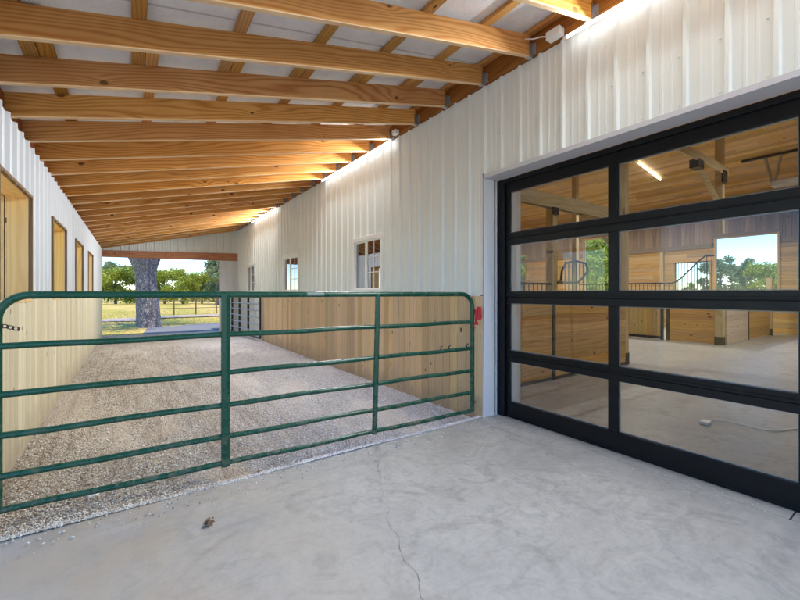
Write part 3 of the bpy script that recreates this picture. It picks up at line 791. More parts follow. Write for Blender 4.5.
# end beam, gable cladding, end pier
EA, EB = Vector((XL, YE_L)), Vector((XR, YE_R))
ed = (EB-EA).normalized(); en = Vector((ed.y, -ed.x))
m_ = MB(); m_.wall(EA, EB, .14, 2.60, 2.82, 2.60, 2.88); m_.build('end_beam', M['beamx'], roof, origin=(XL, YE_L, 2.7), bevel=.004)
siding(EA+ed*.0-en*.06, EB-en*.06, en, lambda t: 2.80, lambda t: 2.87+SL*t*ed.x+.23, (), phase=.05).build('gable_siding', M['siding_r'], roof)
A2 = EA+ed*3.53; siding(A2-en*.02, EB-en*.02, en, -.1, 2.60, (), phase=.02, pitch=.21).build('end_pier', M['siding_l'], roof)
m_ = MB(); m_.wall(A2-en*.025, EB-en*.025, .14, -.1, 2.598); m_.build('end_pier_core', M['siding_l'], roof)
# header over the open side near the camera and its post
m_ = MB(); m_.box(XL-.12, XL-.03, Y0, 3.12, 2.62, 2.868); m_.build('header_beam', M['ledger'], roof, origin=(XL, 0, 2.7), bevel=.004)
m_ = MB(); m_.box(XL-.145, XL-.005, Y0, Y0+.14, 0, 2.618); m_.build('post', M['post'], roof, origin=(XL, Y0, 0), bevel=.004)

# ------------------------------------------------------------------ OUTER WALL on the left
ow = thing('outer_wall', (XL, 3.14, 0), 'long white ribbed metal wall on the left with wood lined openings above pale board wainscot', 'wall')
OPEN = [(4.08, 5.20), (6.50, 7.66), (8.90, 10.08), (11.30, 12.50)]; OZ0, OZ1 = 1.345, 2.33
ya = 3.14; oo = [(a-ya, b-ya, OZ0, OZ1) for a, b in OPEN]
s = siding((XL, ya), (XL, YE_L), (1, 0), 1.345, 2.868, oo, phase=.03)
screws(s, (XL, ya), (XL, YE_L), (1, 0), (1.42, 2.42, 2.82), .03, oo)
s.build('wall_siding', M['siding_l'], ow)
boards_v((XL, ya), (XL, YE_L), (1, 0), .022, -.12, 1.338, .14).build('wainscot', M['wains_l'], ow, origin=(XL, ya, 0))
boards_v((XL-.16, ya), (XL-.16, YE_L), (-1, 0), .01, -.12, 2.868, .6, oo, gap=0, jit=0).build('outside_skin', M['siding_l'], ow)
m_ = MB(); prev = ya
for a, b in OPEN:
    m_.box(XL-.158, XL-.002, prev, a-.022, -.12, 2.86); m_.box(XL-.158, XL-.002, a-.022, b+.022, -.12, OZ0-.03); m_.box(XL-.158, XL-.002, a-.022, b+.022, OZ1+.022, 2.86); prev = b+.022
m_.box(XL-.158, XL-.002, prev, YE_L, -.12, 2.86)
m_.build('wall_framing', M['trimbrown'], ow)
for a, b in OPEN:
    t = .02; f = MB(); xo = XL-.30
    f.box(xo, XL+.004, a-t, a, OZ0-.028, OZ1+t); f.box(xo, XL+.004, a, b, OZ1, OZ1+t); f.box(xo, XL+.030, a, b, OZ0-.028, OZ0)
    # far jamb of vertical boards
    for j in range(2):
        p = xo + (XL+.004-xo)*j/2; q = xo + (XL+.004-xo)*(j+1)/2-.0008
        f.box(p, q, b, b+t, OZ0-.028, OZ1+t)
    f.build('opening_lining', M['jamb'], ow, origin=(XL, a, OZ0), bevel=.001)
    c = MB(); x0, x1 = XL+.006, XL+.034; w = .045
    c.box(x0, x1, a-w-t, a-.003, OZ0, OZ1+.03); c.box(x0, x1, b+.003, b+.022, OZ0, OZ1+.03); c.box(x0, x1, a-.003, b+.003, OZ1+.003, OZ1+.029)
    c.build('opening_casing', M['trimbrown'], ow, origin=(XL, a, OZ0))
# corner cap, top plate, ledge
m_ = MB(); m_.box(XL-.17, XL+.024, ya-.02, ya-.002, -.12, 2.868); m_.build('corner_trim', M['trim'], ow)
m_ = MB(); m_.box(XL-.12, XL-.03, ya, YE_L, 2.869, 3.05)
m_.build('top_plate', M['ledger'], ow, origin=(XL, ya, 2.9))
m_ = MB(); m_.box(XL-.004, XL+.030, YE_L-.005, YE_L+.02, -.12, 2.86); m_.build('corner_trim', M['trim'], ow)

# ------------------------------------------------------------------ GATES
def arc(c, u, v, r, a0, a1, n=8):
    c, u, v = Vector(c), Vector(u), Vector(v)
    return [c + u*(r*math.cos(R(a0+(a1-a0)*i/n))) + v*(r*math.sin(R(a0+(a1-a0)*i/n))) for i in range(n+1)]
G0, G1 = Vector((-.665, 3.285, 0)), Vector((3.115, 3.085, 0))
gate = thing('farm_gate', (G0.x, G0.y, 0), 'long green tubular steel farm gate of six rails across the gravel aisle', 'gate')
L = (G1-G0).length; gd_ = (G1-G0)/L; gn = Vector((gd_.y, -gd_.x, 0)); Z = Vector((0, 0, 1))
rr = .15; top = 1.388; bot = .09
def GP(t, z, o=0): return G0 + gd_*t + Z*z + gn*o
frm = [GP(0, bot)] + [GP(0, top-rr)] + arc(GP(rr, top-rr), gd_, Z, rr, 180, 90)[1:] + [GP(L-rr, top)] + arc(GP(L-rr, top-rr), gd_, Z, rr, 90, 0)[1:] + [GP(L, bot)]
MB().tube(frm, .0235, 16).build('frame', M['gate'], gate, origin=G0, smooth=True)
for z in (1.078, .786, .540, .294, bot):
    n = 16; pts = [GP(L*i/n, z + .004*math.sin(i*1.3+z*7)*(0 < i < n)) for i in range(n+1)]
    MB().tube(pts, .0205, 14).build('rail', M['gate'], gate, origin=GP(0, z), smooth=True)
def t_at(px):  # distance along the gate of the point seen at pixel column px (calibration of the brace spacing)
    a = (px-400)/387; rx, ry = .5692+a*.8222, .8222-a*.5692
    den = gd_.x*ry-gd_.y*rx
    return -(G0.x*ry-G0.y*rx)/den
for pa, pb, wd in ((225.5, 225.5, .033), (377.5, 374.0, .025)):
    ta, tb = t_at(pa), t_at(pb)
    m_ = MB()
    # folded V-section upright on the camera side of the rails
    prof_ = [(-wd, .004), (-wd*.9, .026), (wd*.05, .040), (wd*.9, .022), (wd, .004)]
    vv = [GP(tt+u_, z, o_) for (tt, z) in ((tb, bot-.02), (ta, top+.004)) for (u_, o_) in prof_]
    m_.add(vv, [(i, i+1, 6+i, 5+i) for i in range(4)]+[(4, 0, 5, 9), (4, 3, 2, 1, 0), (5, 6, 7, 8, 9)])
    m_.build('upright', M['gate'], gate, origin=GP(tb, bot), bevel=.002)
for z in (1.078, .786, .540, .294, bot, top):  # weld collars
    pass
# hinge eyes / chain on the left, red latch on the right
m_ = MB(); m_.tube([GP(-.045, .37), GP(.0, .37)], .012, 8); m_.tube([GP(-.07, .31), GP(-.07, .43)], .013, 8); m_.tube([GP(-.14, .335), GP(-.07, .335)], .011, 8); m_.build('hinge', M['red'], gate, smooth=True)
m_ = MB(); m_.tube([GP(-.045, 1.17), GP(.0, 1.17)], .012, 8); m_.tube([GP(-.07, 1.13), GP(-.07, 1.22)], .013, 8); m_.tube([GP(-.16, 1.15), GP(-.07, 1.15)], .011, 8); m_.build('hinge', M['blacksteel'], gate, smooth=True)
m_ = MB(); 
for i in range(7):
    c = GP(.028+.012*i, 1.205-.004*i, .028); m_.tube(arc(c, gd_ if i % 2 else gn, Z, .011, 0, 360, 10), .0028, 6)
m_.build('chain', M['blacksteel'], gate, smooth=True)
m_ = MB()
def gbox(m_, t0, t1, z0, z1, o0, o1):
    m_.hexa([GP(t0, z0, o0), GP(t1, z0, o0), GP(t1, z0, o1), GP(t0, z0, o1), GP(t0, z1, o0), GP(t1, z1, o0), GP(t1, z1, o1), GP(t0, z1, o1)])
gbox(m_, L+.018, L+.105, 1.165, 1.215, .000, .030); gbox(m_, L+.045, L+.098, 1.10, 1.245, .031, .040); gbox(m_, L+.005, L+.060, 1.045, 1.075, .010, .034)
gbox(m_, L+.015, L+.034, 1.06, 1.19, .026, .036); gbox(m_, L+.05, L+.118, 1.12, 1.15, .006, .03)
m_.tube([GP(L+.03, 1.09, .045), GP(L+.05, 1.16, .048), GP(L+.085, 1.24, .045)], .007, 8); m_.tube([GP(L+.0, 1.055, .03), GP(L-.03, 1.03, .035), GP(L+.02, 1.02, .035)], .006, 8)
m_.build('latch', M['red'], gate, bevel=.002)
# three small wire ends on the third rail
for tt in (L-.44, L-.33, L-.08):
    m_ = MB(); m_.tube([GP(tt, .80), GP(tt-.01, .83, .01), GP(tt+.012, .842, .012)], .006, 6); m_.build('wire_tie', M['blacksteel'], gate)
tl = t_at(315)
m_ = MB(); n = 8; rs = .0243
m_v = []
for (tt) in (tl-.075, tl+.075):
    for i in range(n+1):
        a = R(-25+70*i/n); m_v.append(GP(tt, top+rs*math.sin(a), rs*math.cos(a)))
m_.add(m_v, [(i, i+1, n+1+i+1, n+1+i) for i in range(n)]); m_.build('maker_sticker', M['label'], gate)

# second gate folded against the barn wall at the far end
g2 = thing('stock_gate', (3.16, 12.0, -.05), 'small dark gate with pale rails folded back against the far end of barn wall', 'gate')
m_ = MB()
P0, P1 = Vector((3.17, 11.95, 0)), Vector((2.92, 15.2, 0)); dd = (P1-P0)
for z in (1.25,): pass
m_.tube([P0+Z*.02, P0+Z*1.27], .03, 8); m_.tube([P1+Z*.02, P1+Z*1.27], .03, 8); m_.tube([P0+Z*1.27, P1+Z*1.27], .02, 8); m_.tube([P0+Z*.04, P1+Z*.04], .025, 8)
m_.build('frame', M['blacksteel'], g2, smooth=True)
for f_ in (.34, .62, .88):
    MB().tube([P0+dd*f_+Z*.03, P0+dd*f_+Z*1.26], .035, 6).build('upright', M['blacksteel'], g2, smooth=True)
for z in (.24, .45, .66, .87, 1.07):
    MB().tube([P0+Z*z-dd*.0+Vector((-.03,0,0)), P1+Z*z+Vector((-.03,0,0))], .018, 8).build('rail', M['galv'], g2, smooth=True)

# ------------------------------------------------------------------ STALLS inside
def steel(mb_list): pass
s1 = thing('horse_stall', (3.9, 3.75, 0), 'plank horse stall with low black bars nearest behind the glazed door', 'horse stall')
boards_h((3.90, 3.75), (5.54, 3.75), (0, -1), .035, .004, 1.24, .148, stagger=False).build('front_boards', M['stall_x'], s1, origin=(3.9, 3.75, 0))
boards_h((5.64, 3.75), (7.94, 3.75), (0, -1), .035, .004, 1.24, .148, stagger=False).build('front_boards', M['stall_x'], s1, origin=(5.6, 3.75, 0))
f = MB(); f.box(5.545, 5.61, 3.70, 3.76, .0, 1.30); f.box(3.90, 5.54, 3.705, 3.755, 1.242, 1.275); f.box(5.64, 7.94, 3.705, 3.755, 1.242, 1.275); f.box(3.9, 7.94, 3.708, 3.752, .012, .055)
f.build('steel_frame', M['blacksteel'], s1)
b = MB(); b.box(3.90, 5.54, 3.715, 3.745, 1.53, 1.56); x = 3.98
while x < 5.5: b.tube([(x, 3.73, 1.27), (x, 3.73, 1.54)], .008, 6); x += .11
b.build('bars', M['blacksteel'], s1)
b = MB(); pts = [(5.72, 3.73, 1.58), (5.80, 3.73, 1.60), (5.84, 3.73, 1.78), (5.95, 3.73, 1.90), (6.25, 3.73, 1.95), (6.55, 3.73, 1.92), (6.62, 3.73, 1.80), (6.45, 3.73, 1.66), (6.3, 3.73, 1.58), (5.72, 3.73, 1.57)]
b.tube(pts, .018, 8); x = 5.92
while x < 6.5: b.tube([(x, 3.73, 1.27), (x, 3.73, 1.93)], .008, 6); x += .11
b.build('feed_yoke', M['blacksteel'], s1)
b = MB(); b.box(6.7, 7.94, 3.715, 3.745, 1.36, 1.385); b.build('bars', M['blacksteel'], s1)
boards_h((7.98, 3.90), (7.98, 7.3), (1, 0), .035, .06, 1.24, .148).build('side_boards', M['stall_y'], s1, origin=(8, 3.9, 0))

s2 = thing('horse_stall', (13.1, 3.7, 0), 'far plank horse stall with curved gooseneck bars beside its sliding board door', 'horse stall')
X2 = 13.1
boards_h((X2, 3.78), (X2, 4.86), (-1, 0), .04, .004, 1.30, .16, stagger=False).build('front_boards', M['stall_y'], s2, origin=(X2, 3.8, 0))
boards_v((X2+.05, 5.1), (X2+.05, 6.25), (-1, 0), .04, .012, 1.30, .13).build('sliding_door', M['stall_v'], s2, origin=(X2, 5, 0))
boards_h((X2, 6.3), (X2, 7.75), (-1, 0), .04, .004, 1.30, .16, stagger=False).build('front_boards', M['stall_y'], s2, origin=(X2, 6, 0))
f = MB(); f.box(X2-.06, X2, 4.87, 4.95, 0, 1.34); f.box(X2-.06, X2, 5.03, 5.10, 0, 1.34); f.box(X2-.055, X2+.02, 3.78, 7.75, 1.302, 1.34); f.box(X2-.03, X2+.06, 5.1, 6.25, .03, .10)
f.build('steel_frame', M['blacksteel'], s2)
b = MB()
def gz2(y):
    if y > 4.75: return 1.70
    if y < 3.95: return 2.42
    u = (4.75-y)/.8; return 1.70+.76*(u*u*(3-2*u)*.4+u*.6)
pts = [(X2-.03, y_, gz2(y_)) for y_ in np.linspace(7.7, 3.80, 40)]; b.tube(pts, .02, 8)
y_ = 7.65
while y_ > 3.8: b.tube([(X2-.03, y_, 1.33), (X2-.03, y_, gz2(y_))], .009, 6); y_ -= .115
b.build('gooseneck_bars', M['blacksteel'], s2)

s3 = thing('stall_partition', (13.2, 3.6, 0), 'low plank partition wall running back to the bright far opening', 'stall wall')
boards_h((13.16, 3.60), (15.02, 3.60), (0, -1), .04, .002, 1.28, .16, stagger=False).build('boards', wood('planks with painted light', (.78, .66, .55), (.60, .46, .36), 0, 2, 45, .07, .1, knotscale=3.2), s3, origin=(13.2, 3.6, 0))  # whitish plank colour stands in for light falling on this stretch
boards_h((15.12, 3.60), (17.3, 3.60), (0, -1), .04, .02, 1.28, .16, stagger=False).build('boards', M['stall_x'], s3, origin=(15, 3.6, 0))
f = MB(); f.box(15.025, 15.115, 3.55, 3.61, 0, 1.30); f.box(13.16, 17.3, 3.555, 3.605, 1.282, 1.31); f.build('steel_frame', M['blacksteel'], s3)
post(17.4, 3.58, .14, 0, 1.9)

# ------------------------------------------------------------------ LAMPS (fittings in view, plus added fill strips in the barn)
def led(p, q, label, power, down, group=None, r=.014, lightw=.06, col_=(.94, .98, 1)):
    p, q = Vector(p), Vector(q); mid = (p+q)/2
    t = thing('led_tube_light', mid, label, 'light', group)
    MB().tube([p, q], r, 10).build('tube', M['led'], t, smooth=True)
    d = (q-p).normalized(); c = MB()
    c.tube([p-d*.03, p], r*1.25, 10); c.build('end_cap', M['plastic'], t)
    c = MB(); c.tube([q, q+d*.03], r*1.25, 10); c.build('end_cap', M['plastic'], t)
    L_ = bpy.data.lights.new('led_lamp', 'AREA'); L_.shape = 'RECTANGLE'; L_.size = (q-p).length; L_.size_y = lightw; L_.energy = power; L_.color = col_; L_.spread = R(140)
    lo = bpy.data.objects.new('led_lamp', L_); COL.objects.link(lo); lo.parent = t
    zax = -Vector(down).normalized(); yax = zax.cross(d).normalized(); xax = yax.cross(zax)
    mtx = Matrix((xax, yax, zax)).transposed().to_4x4(); mtx.translation = Vector(down).normalized()*(r+.012)
    lo.matrix_local = mtx
    return t
GO = 'led strip lights along the head of the barn wall'
OUTP = 108
led((3.175, 7.35, 3.675), (3.175, 4.80, 3.675), 'lit LED strip above the nearest slider window', OUTP*1.0, (-1, 0, -.75), GO)
led((3.175, 13.0, 3.675), (3.175, 10.4, 3.675), 'farthest lit LED strip high on the barn wall', OUTP*1.4, (-1, 0, -.75), GO)
led((3.175, 1.98, 3.675), (3.175, -.55, 3.675), 'lit LED strip over the glazed door beside the junction box', OUTP, (-1, 0, -.75), GO)
jb = thing('junction_box', (3.16, 2.10, 3.75), 'small white electrical junction box feeding the strip light over the door', 'junction box')
m_ = MB(); m_.box(3.135, 3.215, 2.03, 2.17, 3.725, 3.80); m_.build('box', M['plastic'], jb, bevel=.006)
m_ = MB(); m_.tube([(3.15, 2.17, 3.77), (3.13, 2.22, 3.785), (3.12, 2.29, 3.80), (3.10, 2.35, 3.825), (3.11, 2.39, 3.85)], .006, 6); m_.build('cable', M['plastic'], jb, smooth=True)
jb2 = thing('junction_box', (3.16, 4.70, 3.75), 'small white electrical junction box at near end of the middle strip light', 'junction box')
m_ = MB(); m_.box(3.145, 3.215, 4.66, 4.76, 3.725, 3.79); m_.build('box', M['plastic'], jb2, bevel=.006)
GI = 'led strip lights on the barn ceiling'
def inled(x0, y0, x1, y1, label, pw):
    led((x0, y0, cz(x0)-.05), (x1, y1, cz(x1)-.05), label, pw, (0, 0, -1), GI, r=.025, lightw=.12, col_=(1, .97, .93))
inled(14.1, 6.2, 15.6, 6.1, 'lit LED strip on pine ceiling over the far stalls', 290)
inled(14.3, 11.0, 15.8, 11.0, 'lit LED strip on pine ceiling at the left of the glazed door view', 290)
inled(12.2, .5, 13.7, .5, 'added unseen LED fill strip on the pine ceiling toward the right', 290)  # added out of view to brighten the barn interior
inled(6.0, 7.0, 7.5, 7.0, 'added unseen LED fill strip on pine ceiling above the nearest stall', 210)  # extra fill strip, hidden behind the wall
inled(5.6, .8, 7.2, .8, 'added unseen LED fill strip on pine ceiling just inside the door', 70)  # extra fill strip outside the frame, lights the near floor

# opener on the far ceiling, seen through the top right pane
op = thing('door_opener', (15.6, 3.0, 5.3), 'overhead rail with steel hangers and pale motor box on pine ceiling', 'door opener')
m_ = MB(); m_.box(15.56, 15.64, .6, 3.85, cz(15.6)-.07, cz(15.6)-.01); m_.build('rail', M['blacksteel'], op)
m_ = MB(); 
for yy in (3.3, 2.95):
    m_ = MB(); m_.tube([(15.6, yy, cz(15.6)-.07), (15.6, 3.12 + (yy-3.12)*.2, cz(15.6)-.85)], .035, 6); m_.build('hanger', M['galv'], op)
m_ = MB(); m_.box(15.4, 15.8, 2.55, 3.15, cz(15.6)-1.0, cz(15.6)-.84); m_.build('motor', M['greyfix'], op, bevel=.02)

# cord on the barn floor
cd = []
for i in range(40):
    u_ = i/39; cd.append((5.05+.55*u_+.08*math.sin(u_*9), 1.55-.75*u_+.05*math.sin(u_*7+1), .010+.012*max(0, math.sin(u_*5))))
o = MB().tube(cd, .008, 6).build('power_cord', M['cord'], smooth=True); tag(o, 'thin pale cord lying on the barn floor behind the glass', 'cord')
o = MB(); o.box(4.98, 5.10, 1.50, 1.58, 0, .035); o = o.build('cord_plug', M['plastic'], bevel=.01); tag(o, 'pale plug block at the end of the cord on barn floor', 'plug')

# dead leaf clump and scrap of paper
lv = MB()
for i in range(26):
    c = Vector((.38+random.gauss(0, .013), 2.59+random.gauss(0, .018), .004+random.random()*.012)); a = random.random()*6.28; s_ = random.uniform(.008, .022)
    u_ = Vector((math.cos(a), math.sin(a), random.uniform(-.3, .5)))*s_; w_ = Vector((-math.sin(a), math.cos(a), random.uniform(-.3, .5)))*s_*.6
    lv.add([c-u_, c-w_, c+u_, c+w_+Vector((0,0,.004))], [(0,1,2),(0,2,3)])
tag(lv.build('leaf_clump', M['dead']), 'small clump of dried leaves on the concrete in front of gate', 'debris')
lv = MB()
for i in range(18):
    c = Vector((.82+random.gauss(0, .03), 3.16+random.gauss(0, .02), -.030+random.random()*.015)); a = random.random()*6.28; s_ = random.uniform(.01, .025)
    u_ = Vector((math.cos(a), math.sin(a), random.uniform(-.3, .5)))*s_; w_ = Vector((-math.sin(a), math.cos(a), .2))*s_*.6
    lv.add([c-u_, c-w_, c+u_, c+w_], [(0,1,2),(0,2,3)])
tag(lv.build('leaf_clump', M['dead']), 'dark dried leaf litter in the gravel at the slab edge under the gate', 'debris')
pr = MB(); c = Vector((-.22, 3.46, -.02)); pr.add([c+Vector(v) for v in ((-.03,-.02,0),(.02,-.03,.008),(.035,.012,0),(.0,.03,.012),(-.03,.02,.004),(0,0,.018))], [(0,1,5),(1,2,5),(2,3,5),(3,4,5),(4,0,5)])
tag(pr.build('paper_scrap', M['plastic']), 'small white crumpled scrap lying on the gravel behind the gate', 'litter')
# bits of grit along the door threshold
gr = MB()
for i in range(60):
    c = Vector((random.uniform(3.2, 3.44), random.choice((random.uniform(.7, 1.5), random.uniform(.3, 3))), .002)); s_ = random.uniform(.0015, .0045)
    gr.add([c+Vector((s_,0,0)), c+Vector((0,s_,0)), c+Vector((-s_,0,0)), c+Vector((0,-s_,0)), c+Vector((0,0,s_))], [(0,1,4),(1,2,4),(2,3,4),(3,0,4)])
tag(gr.build('threshold_grit', M['plastic']), 'pale crumbs and grit scattered along the glazed door threshold', 'grit', kind='stuff')

# ------------------------------------------------------------------ OUTSIDE: trees, fence
def leaves_mesh(blobs, n, size, seed, name, mat):
    rg = np.random.default_rng(seed); vs = []; fs = []
    w = np.array([b[3]**2 for b in blobs]); w = w/w.sum(); idx = rg.choice(len(blobs), n, p=w)
    bl = np.array(blobs)[idx]
    d = rg.normal(size=(n, 3)); d /= np.linalg.norm(d, axis=1)[:, None]
    rad = rg.random(n)**.45
    c = bl[:, :3] + d*(bl[:, 3]*rad*rg.uniform(.85, 1.12, n))[:, None]*np.array([1, 1, .8])
    a = rg.normal(size=(n, 3)); a /= np.linalg.norm(a, axis=1)[:, None]
    b = np.cross(a, rg.normal(size=(n, 3))); b /= np.linalg.norm(b, axis=1)[:, None]
    s = (size*rg.uniform(.5, 1.3, n))[:, None]
    V = np.stack([c-a*s, c-b*s*.55, c+a*s, c+b*s*.55], 1).reshape(-1, 3)
    me = bpy.data.meshes.new(name); me.vertices.add(n*4); me.vertices.foreach_set('co', V.reshape(-1))
    F = np.arange(n*4, dtype=np.int32); me.loops.add(n*4); me.loops.foreach_set('vertex_index', F)
    me.polygons.add(n); me.polygons.foreach_set('loop_start', np.arange(0, n*4, 4, dtype=np.int32)); me.update(calc_edges=True)
    me.materials.append(mat); return me
def tree_protos(seed, Ht, Rr, n, size, mat):
    rg = random.Random(seed); blobs = []
    for i in range(20):
        a = rg.random()*6.28; zz = rg.uniform(.10, .95); k = max(.75 if zz < .4 else 0, max(0, math.sin(math.pi*min(1, (zz-.05)/.95)))**.7)
        d = rg.uniform(.25, .75)*Rr*k
        blobs.append((math.cos(a)*d, math.sin(a)*d, zz*Ht*.92, rg.uniform(.22, .42)*Rr))
    t = MB(); lean = rg.uniform(-.4, .4)
    pts = [(0,0,-.3), (lean*.2,0,Ht*.2), (lean*.5,.1,Ht*.45), (lean, 0, Ht*.8)]
    t.tube(pts, [Ht*.028, Ht*.022, Ht*.015, Ht*.004], 8)
    for b in blobs[:9]:
        z0 = b[2]*.55; t.tube([(lean*.4, 0, z0), (b[0]*.5, b[1]*.5, (z0+b[2])/2+.2), (b[0], b[1], b[2])], [Ht*.010, Ht*.006, Ht*.002], 5)
    return leaves_mesh(blobs, n, size, seed, 'crown', mat), t
protos = [tree_protos(11, 9, 4.6, 7500, .20, M['leaf1']), tree_protos(12, 10, 4.2, 7500, .20, M['leaf2']), tree_protos(13, 8.5, 4.8, 7500, .20, M['leaf1']), tree_protos(14, 11, 3.8, 7500, .20, M['leaf3'])]
pm = []
for cr, tr in protos:
    me = bpy.data.meshes.new('trunk'); me.from_pydata(tr.v, [], tr.f); me.materials.append(M['bark']); pm.append((cr, me))
KIND = ['rounded yellow green tree', 'mid green tree', 'broad bright bushy tree', 'tall dull blue green tree']
def put_tree(x, y, k, s, label, group):
    t = thing('tree', (x, y, lz(x, y)), label, 'tree', group)
    for me, nm in ((pm[k][0], 'crown'), (pm[k][1], 'trunk')):
        o = bpy.data.objects.new(nm, me); COL.objects.link(o); o.parent = t
    t.rotation_euler = (0, 0, random.random()*6.28); t.scale = (s, s, s*random.uniform(.9, 1.1))
GT = 'trees along the edge of the lawn'
lab = ['seen at the left of the opening', 'just left of the big trunk', 'behind the big trunk', 'just right of the big trunk', 'near the middle of the far view', 'right of middle in the far view', 'by the end pier']
NTR = 0
for i, (az, dist, k, s) in enumerate([(-4.5, 58, 0, .62), (-1.6, 62, 2, .72), (.8, 60, 1, .68), (3.4, 60, 2, .64), (5.4, 55, 0, .50), (7.6, 58, 2, .58), (9.4, 50, 3, .72), (11.0, 56, 0, .62), (12.8, 60, 1, .7), (-7, 64, 1, .75), (2.2, 75, 3, .66), (6.5, 78, 1, .55), (9, 76, 2, .7), (-3, 80, 3, .85)]):
    x = dist*math.tan(R(az)); row = 'front' if dist < 70 else 'back'
    put_tree(x, dist, k, s, f"{KIND[k]} in the {row} row beyond the lawn, number {i+1} from where the rows begin" if False else None, None)
    t = [o for o in COL.objects if o.name.startswith('tree')][-1]
    WH = ['leftmost in the opening', 'left of the big trunk', 'behind the big trunk', 'just right of the big trunk', 'lowest one under the blue sky', 'right of the sky gap', 'nearest the white end pier', 'hidden partly by the end pier', 'behind the white end pier', 'beyond the left wall end', 'in back row right of the big trunk', 'in back row under the blue sky', 'in back row near the end pier', 'in back row left of the big trunk']
    tag(t, f'{KIND[k]} on lawn edge, {WH[i]}', 'tree', GT)
GT2 = 'trees seen through the barn'
W2 = ['through the left half of the barred opening', 'through the tall green opening at left', 'beside it in the same tall opening', 'through the slim opening far left', 'at left of the wide bright opening', 'at middle of the wide bright opening', 'at right of the wide bright opening', 'through the barred window', 'beyond the far wall to the right', 'beyond the barn end to the left', 'farther back in the wide bright opening', 'behind the tall green opening']
for i, (x, y, k, s) in enumerate([(75, 22.0, 3, .30), (38, 19.0, 0, .85), (40, 23.5, 2, .85), (40, 31, 1, .8), (58, 16.3, 3, .62), (66, 15.3, 3, .60), (60, 12.0, 2, .62), (90, 30, 1, .4), (60, 8.0, 0, .6), (40, 36, 2, .8), (80, 19.5, 3, .5), (46, 25, 0, .95)]):
    put_tree(x, y, k, s, f'{KIND[k]} seen {W2[i]}', GT2)
    t = [o for o in COL.objects if o.name.startswith('tree')][-1]; tag(t, f'{KIND[k]} seen {W2[i]}', 'tree', GT2)
# the big trunk
bt = thing('big_tree', (.62, 20.5, -.11), 'massive grey barked tree trunk standing on the lawn beyond the aisle', 'tree')
rg = random.Random(5); m_ = MB(); pts = []; rs = []; 
prof = [(-.2, .50), (.15, .46), (.5, .44), (1.2, .43), (2.0, .405), (2.4, .42), (2.7, .49), (3.0, .60), (3.3, .56), (3.7, .36), (4.4, .30), (6.0, .22), (8, .12)]
seg = 28; vs = []; fs = []
for i, (z_, r_) in enumerate(prof):
    cx = -.055*z_
    for k in range(seg):
        a = 2*math.pi*k/seg; q = r_*(1+.10*mnoise.noise(Vector((math.cos(a)*2.2, math.sin(a)*2.2, z_*.7)))+.05*math.sin(a*5+z_))
        if z_ < .3: q *= 1+.08*max(0, math.sin(a*3+.7))
        vs.append((.62+cx+q*math.cos(a), 20.5+q*math.sin(a), z_-.11))
    if i:
        for k in range(seg): k2 = (k+1) % seg; fs.append(((i-1)*seg+k, (i-1)*seg+k2, i*seg+k2, i*seg+k))
m_.add(vs, fs); m_.build('trunk', M['bark'], bt, origin=(.62, 20.5, -.11), smooth=True)
limbs = [((.45, 20.5, 2.75), (-.5, 20.0, 3.45), (-1.8, 19.6, 4.6), .16), ((.5, 20.5, 2.9), (1.3, 20.1, 3.5), (2.8, 19.8, 4.7), .15), ((.45, 20.4, 3.1), (.2, 19.2, 4.0), (0, 17.5, 5.2), .14), ((.4, 20.6, 3.6), (1.0, 22, 5), (2, 24, 6.5), .13), ((.4, 20.6, 3.8), (-.8, 21.8, 5), (-2.5, 23, 6.5), .13)]
blobs = [(-.55, 20.2, 3.3, .5), (1.0, 20.2, 3.25, .42), (-1.1, 20.0, 3.6, .6), (1.6, 20.1, 3.7, .6)]
for (a, b, c, r_) in limbs:
    lb = MB(); lb.tube([a, b, c], [r_, r_*.7, r_*.3], 8); lb.build('limb', M['bark'], bt, origin=a, smooth=True)
    blobs += [(c[0], c[1], c[2]+.5, 1.6), ((b[0]+c[0])/2, (b[1]+c[1])/2, (b[2]+c[2])/2+.8, 1.1)]
blobs += [(0, 20.5, 8, 2.6), (2.2, 21, 7.3, 2), (-2.4, 20, 7.2, 2.2), (.5, 19, 6.6, 2)]
blobs += [(-.2, 20.0, 3.25, .35), (.6, 20.0, 3.3, .35), (-1.7, 19.8, 3.5, .5), (2.3, 20.0, 3.6, .5)]
cm = leaves_mesh(blobs, 9000, .10, 77, 'crown', M['leaf3'])
o = bpy.data.objects.new('crown', cm); COL.objects.link(o); o.parent = bt; o.location = -Vector(bt.location)
# a second tree whose low crown hangs in at the right
pf = thing('paddock_fence', (1.0, 30.5, -.1), 'thin dark pipe paddock fence across the lawn beyond the big trunk', 'fence')
xs_ = [(.3, 28.3)] + [(1.0+1.35*i, 30.3+.15*i) for i in range(16)]
for (x, y) in xs_:
    MB().tube([(x, y, -.2), (x, y, .98)], .045, 8).build('post', M['trimbrown'], pf, origin=(x, y, 0))
for (p, q) in zip(xs_, xs_[1:]):
    for z in (.35, .88):
        MB().tube([(p[0], p[1], z), (q[0], q[1], z)], .026, 6).build('rail', M['trimbrown'], pf, origin=(p[0], p[1], z))
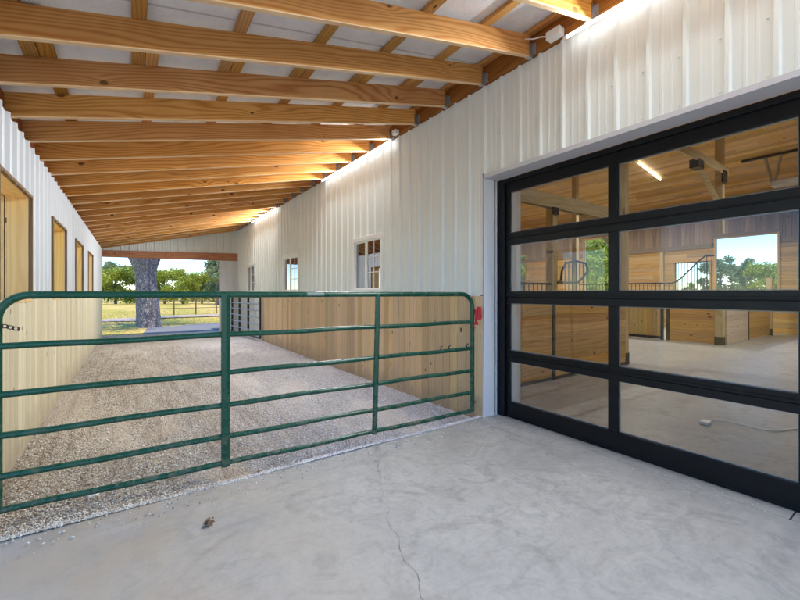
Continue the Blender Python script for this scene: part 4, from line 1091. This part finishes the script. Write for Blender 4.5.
# grass tufts near the aisle's far end (uncountable)
n = 26000; rg = np.random.default_rng(3)
x = rg.uniform(-6, 12, n); y = 16.8+22*rg.random(n)**1.4
keep = ~((x > .35) & (y < 21.2)) & ~((y > 26.4) & (y < 30) & (x > 1)) & ~((x > -1.4) & (x < .9) & (y > 24.6) & (y < 28))
x, y = x[keep], y[keep]; n = len(x); hgt = rg.uniform(.02, .07, n)*(1+.03*(y-16)); a = rg.random(n)*6.28; w = .012*(1+.06*(y-16)); le = rg.normal(0, .04, (n, 2))
zz = np.full(n, -.13)
V = np.stack([np.stack([x-np.cos(a)*w, y-np.sin(a)*w, zz], -1), np.stack([x+np.cos(a)*w, y+np.sin(a)*w, zz], -1), np.stack([x+le[:, 0], y+le[:, 1], zz+hgt], -1)], 1).reshape(-1, 3)
me = bpy.data.meshes.new('grass_tufts'); me.vertices.add(n*3); me.vertices.foreach_set('co', V.reshape(-1)); me.loops.add(n*3); me.loops.foreach_set('vertex_index', np.arange(n*3, dtype=np.int32)); me.polygons.add(n); me.polygons.foreach_set('loop_start', np.arange(0, n*3, 3, dtype=np.int32)); me.update(calc_edges=True)
me.materials.append(leafmat('grass blades', (.48, .46, .08), (.85, .62, .22))); o = bpy.data.objects.new('grass_tufts', me); COL.objects.link(o)
tag(o, 'dry yellow green grass on the lawn beyond the aisle', 'grass', kind='stuff')

# ------------------------------------------------------------------ CAMERA, WORLD, SUN
cam = bpy.data.cameras.new('camera'); co = bpy.data.objects.new('camera', cam); COL.objects.link(co)
co.location = (0, 0, 1.4); co.rotation_euler = (R(90), 0, -R(34.7)); cam.sensor_width = 36; cam.lens = 387/800*36; cam.shift_y = -7/800
cam.clip_start = .05; cam.clip_end = 1500; scn.camera = co
w = bpy.data.worlds.new('World'); scn.world = w; w.use_nodes = True; nt = w.node_tree
bg = nt.nodes['Background']; sky = nt.nodes.new('ShaderNodeTexSky'); sky.sky_type = 'NISHITA'; sky.sun_disc = False
EL, AZ = 69, 166
sky.sun_elevation = R(EL); sky.sun_rotation = R(AZ); sky.air_density = 1.0; sky.dust_density = .2; sky.ozone_density = 2.5; sky.altitude = 1500
hs = nt.nodes.new('ShaderNodeHueSaturation'); hs.inputs['Saturation'].default_value = 1.3; nt.links.new(sky.outputs[0], hs.inputs['Color']); nt.links.new(hs.outputs[0], bg.inputs[0]); bg.inputs[1].default_value = .37
sl = bpy.data.lights.new('sun', 'SUN'); sl.energy = 5.0; sl.angle = R(.53); sl.color = (1, .95, .87)
so = bpy.data.objects.new('sun', sl); COL.objects.link(so)
dv = Vector((math.sin(R(AZ))*math.cos(R(EL)), math.cos(R(AZ))*math.cos(R(EL)), math.sin(R(EL))))
so.rotation_euler = dv.to_track_quat('Z', 'Y').to_euler(); so.location = (20, -20, 40)
scn.view_settings.view_transform = 'Standard'; scn.view_settings.look = 'None'; scn.view_settings.exposure = 0
scn.render.engine = 'CYCLES'
scn.cycles.use_adaptive_sampling = True; scn.cycles.adaptive_threshold = .04; scn.cycles.max_bounces = 7; scn.cycles.diffuse_bounces = 5; scn.cycles.glossy_bounces = 3; scn.cycles.transparent_max_bounces = 8; scn.cycles.sample_clamp_indirect = 6
scn.render.resolution_x = 1024; scn.render.resolution_y = 768
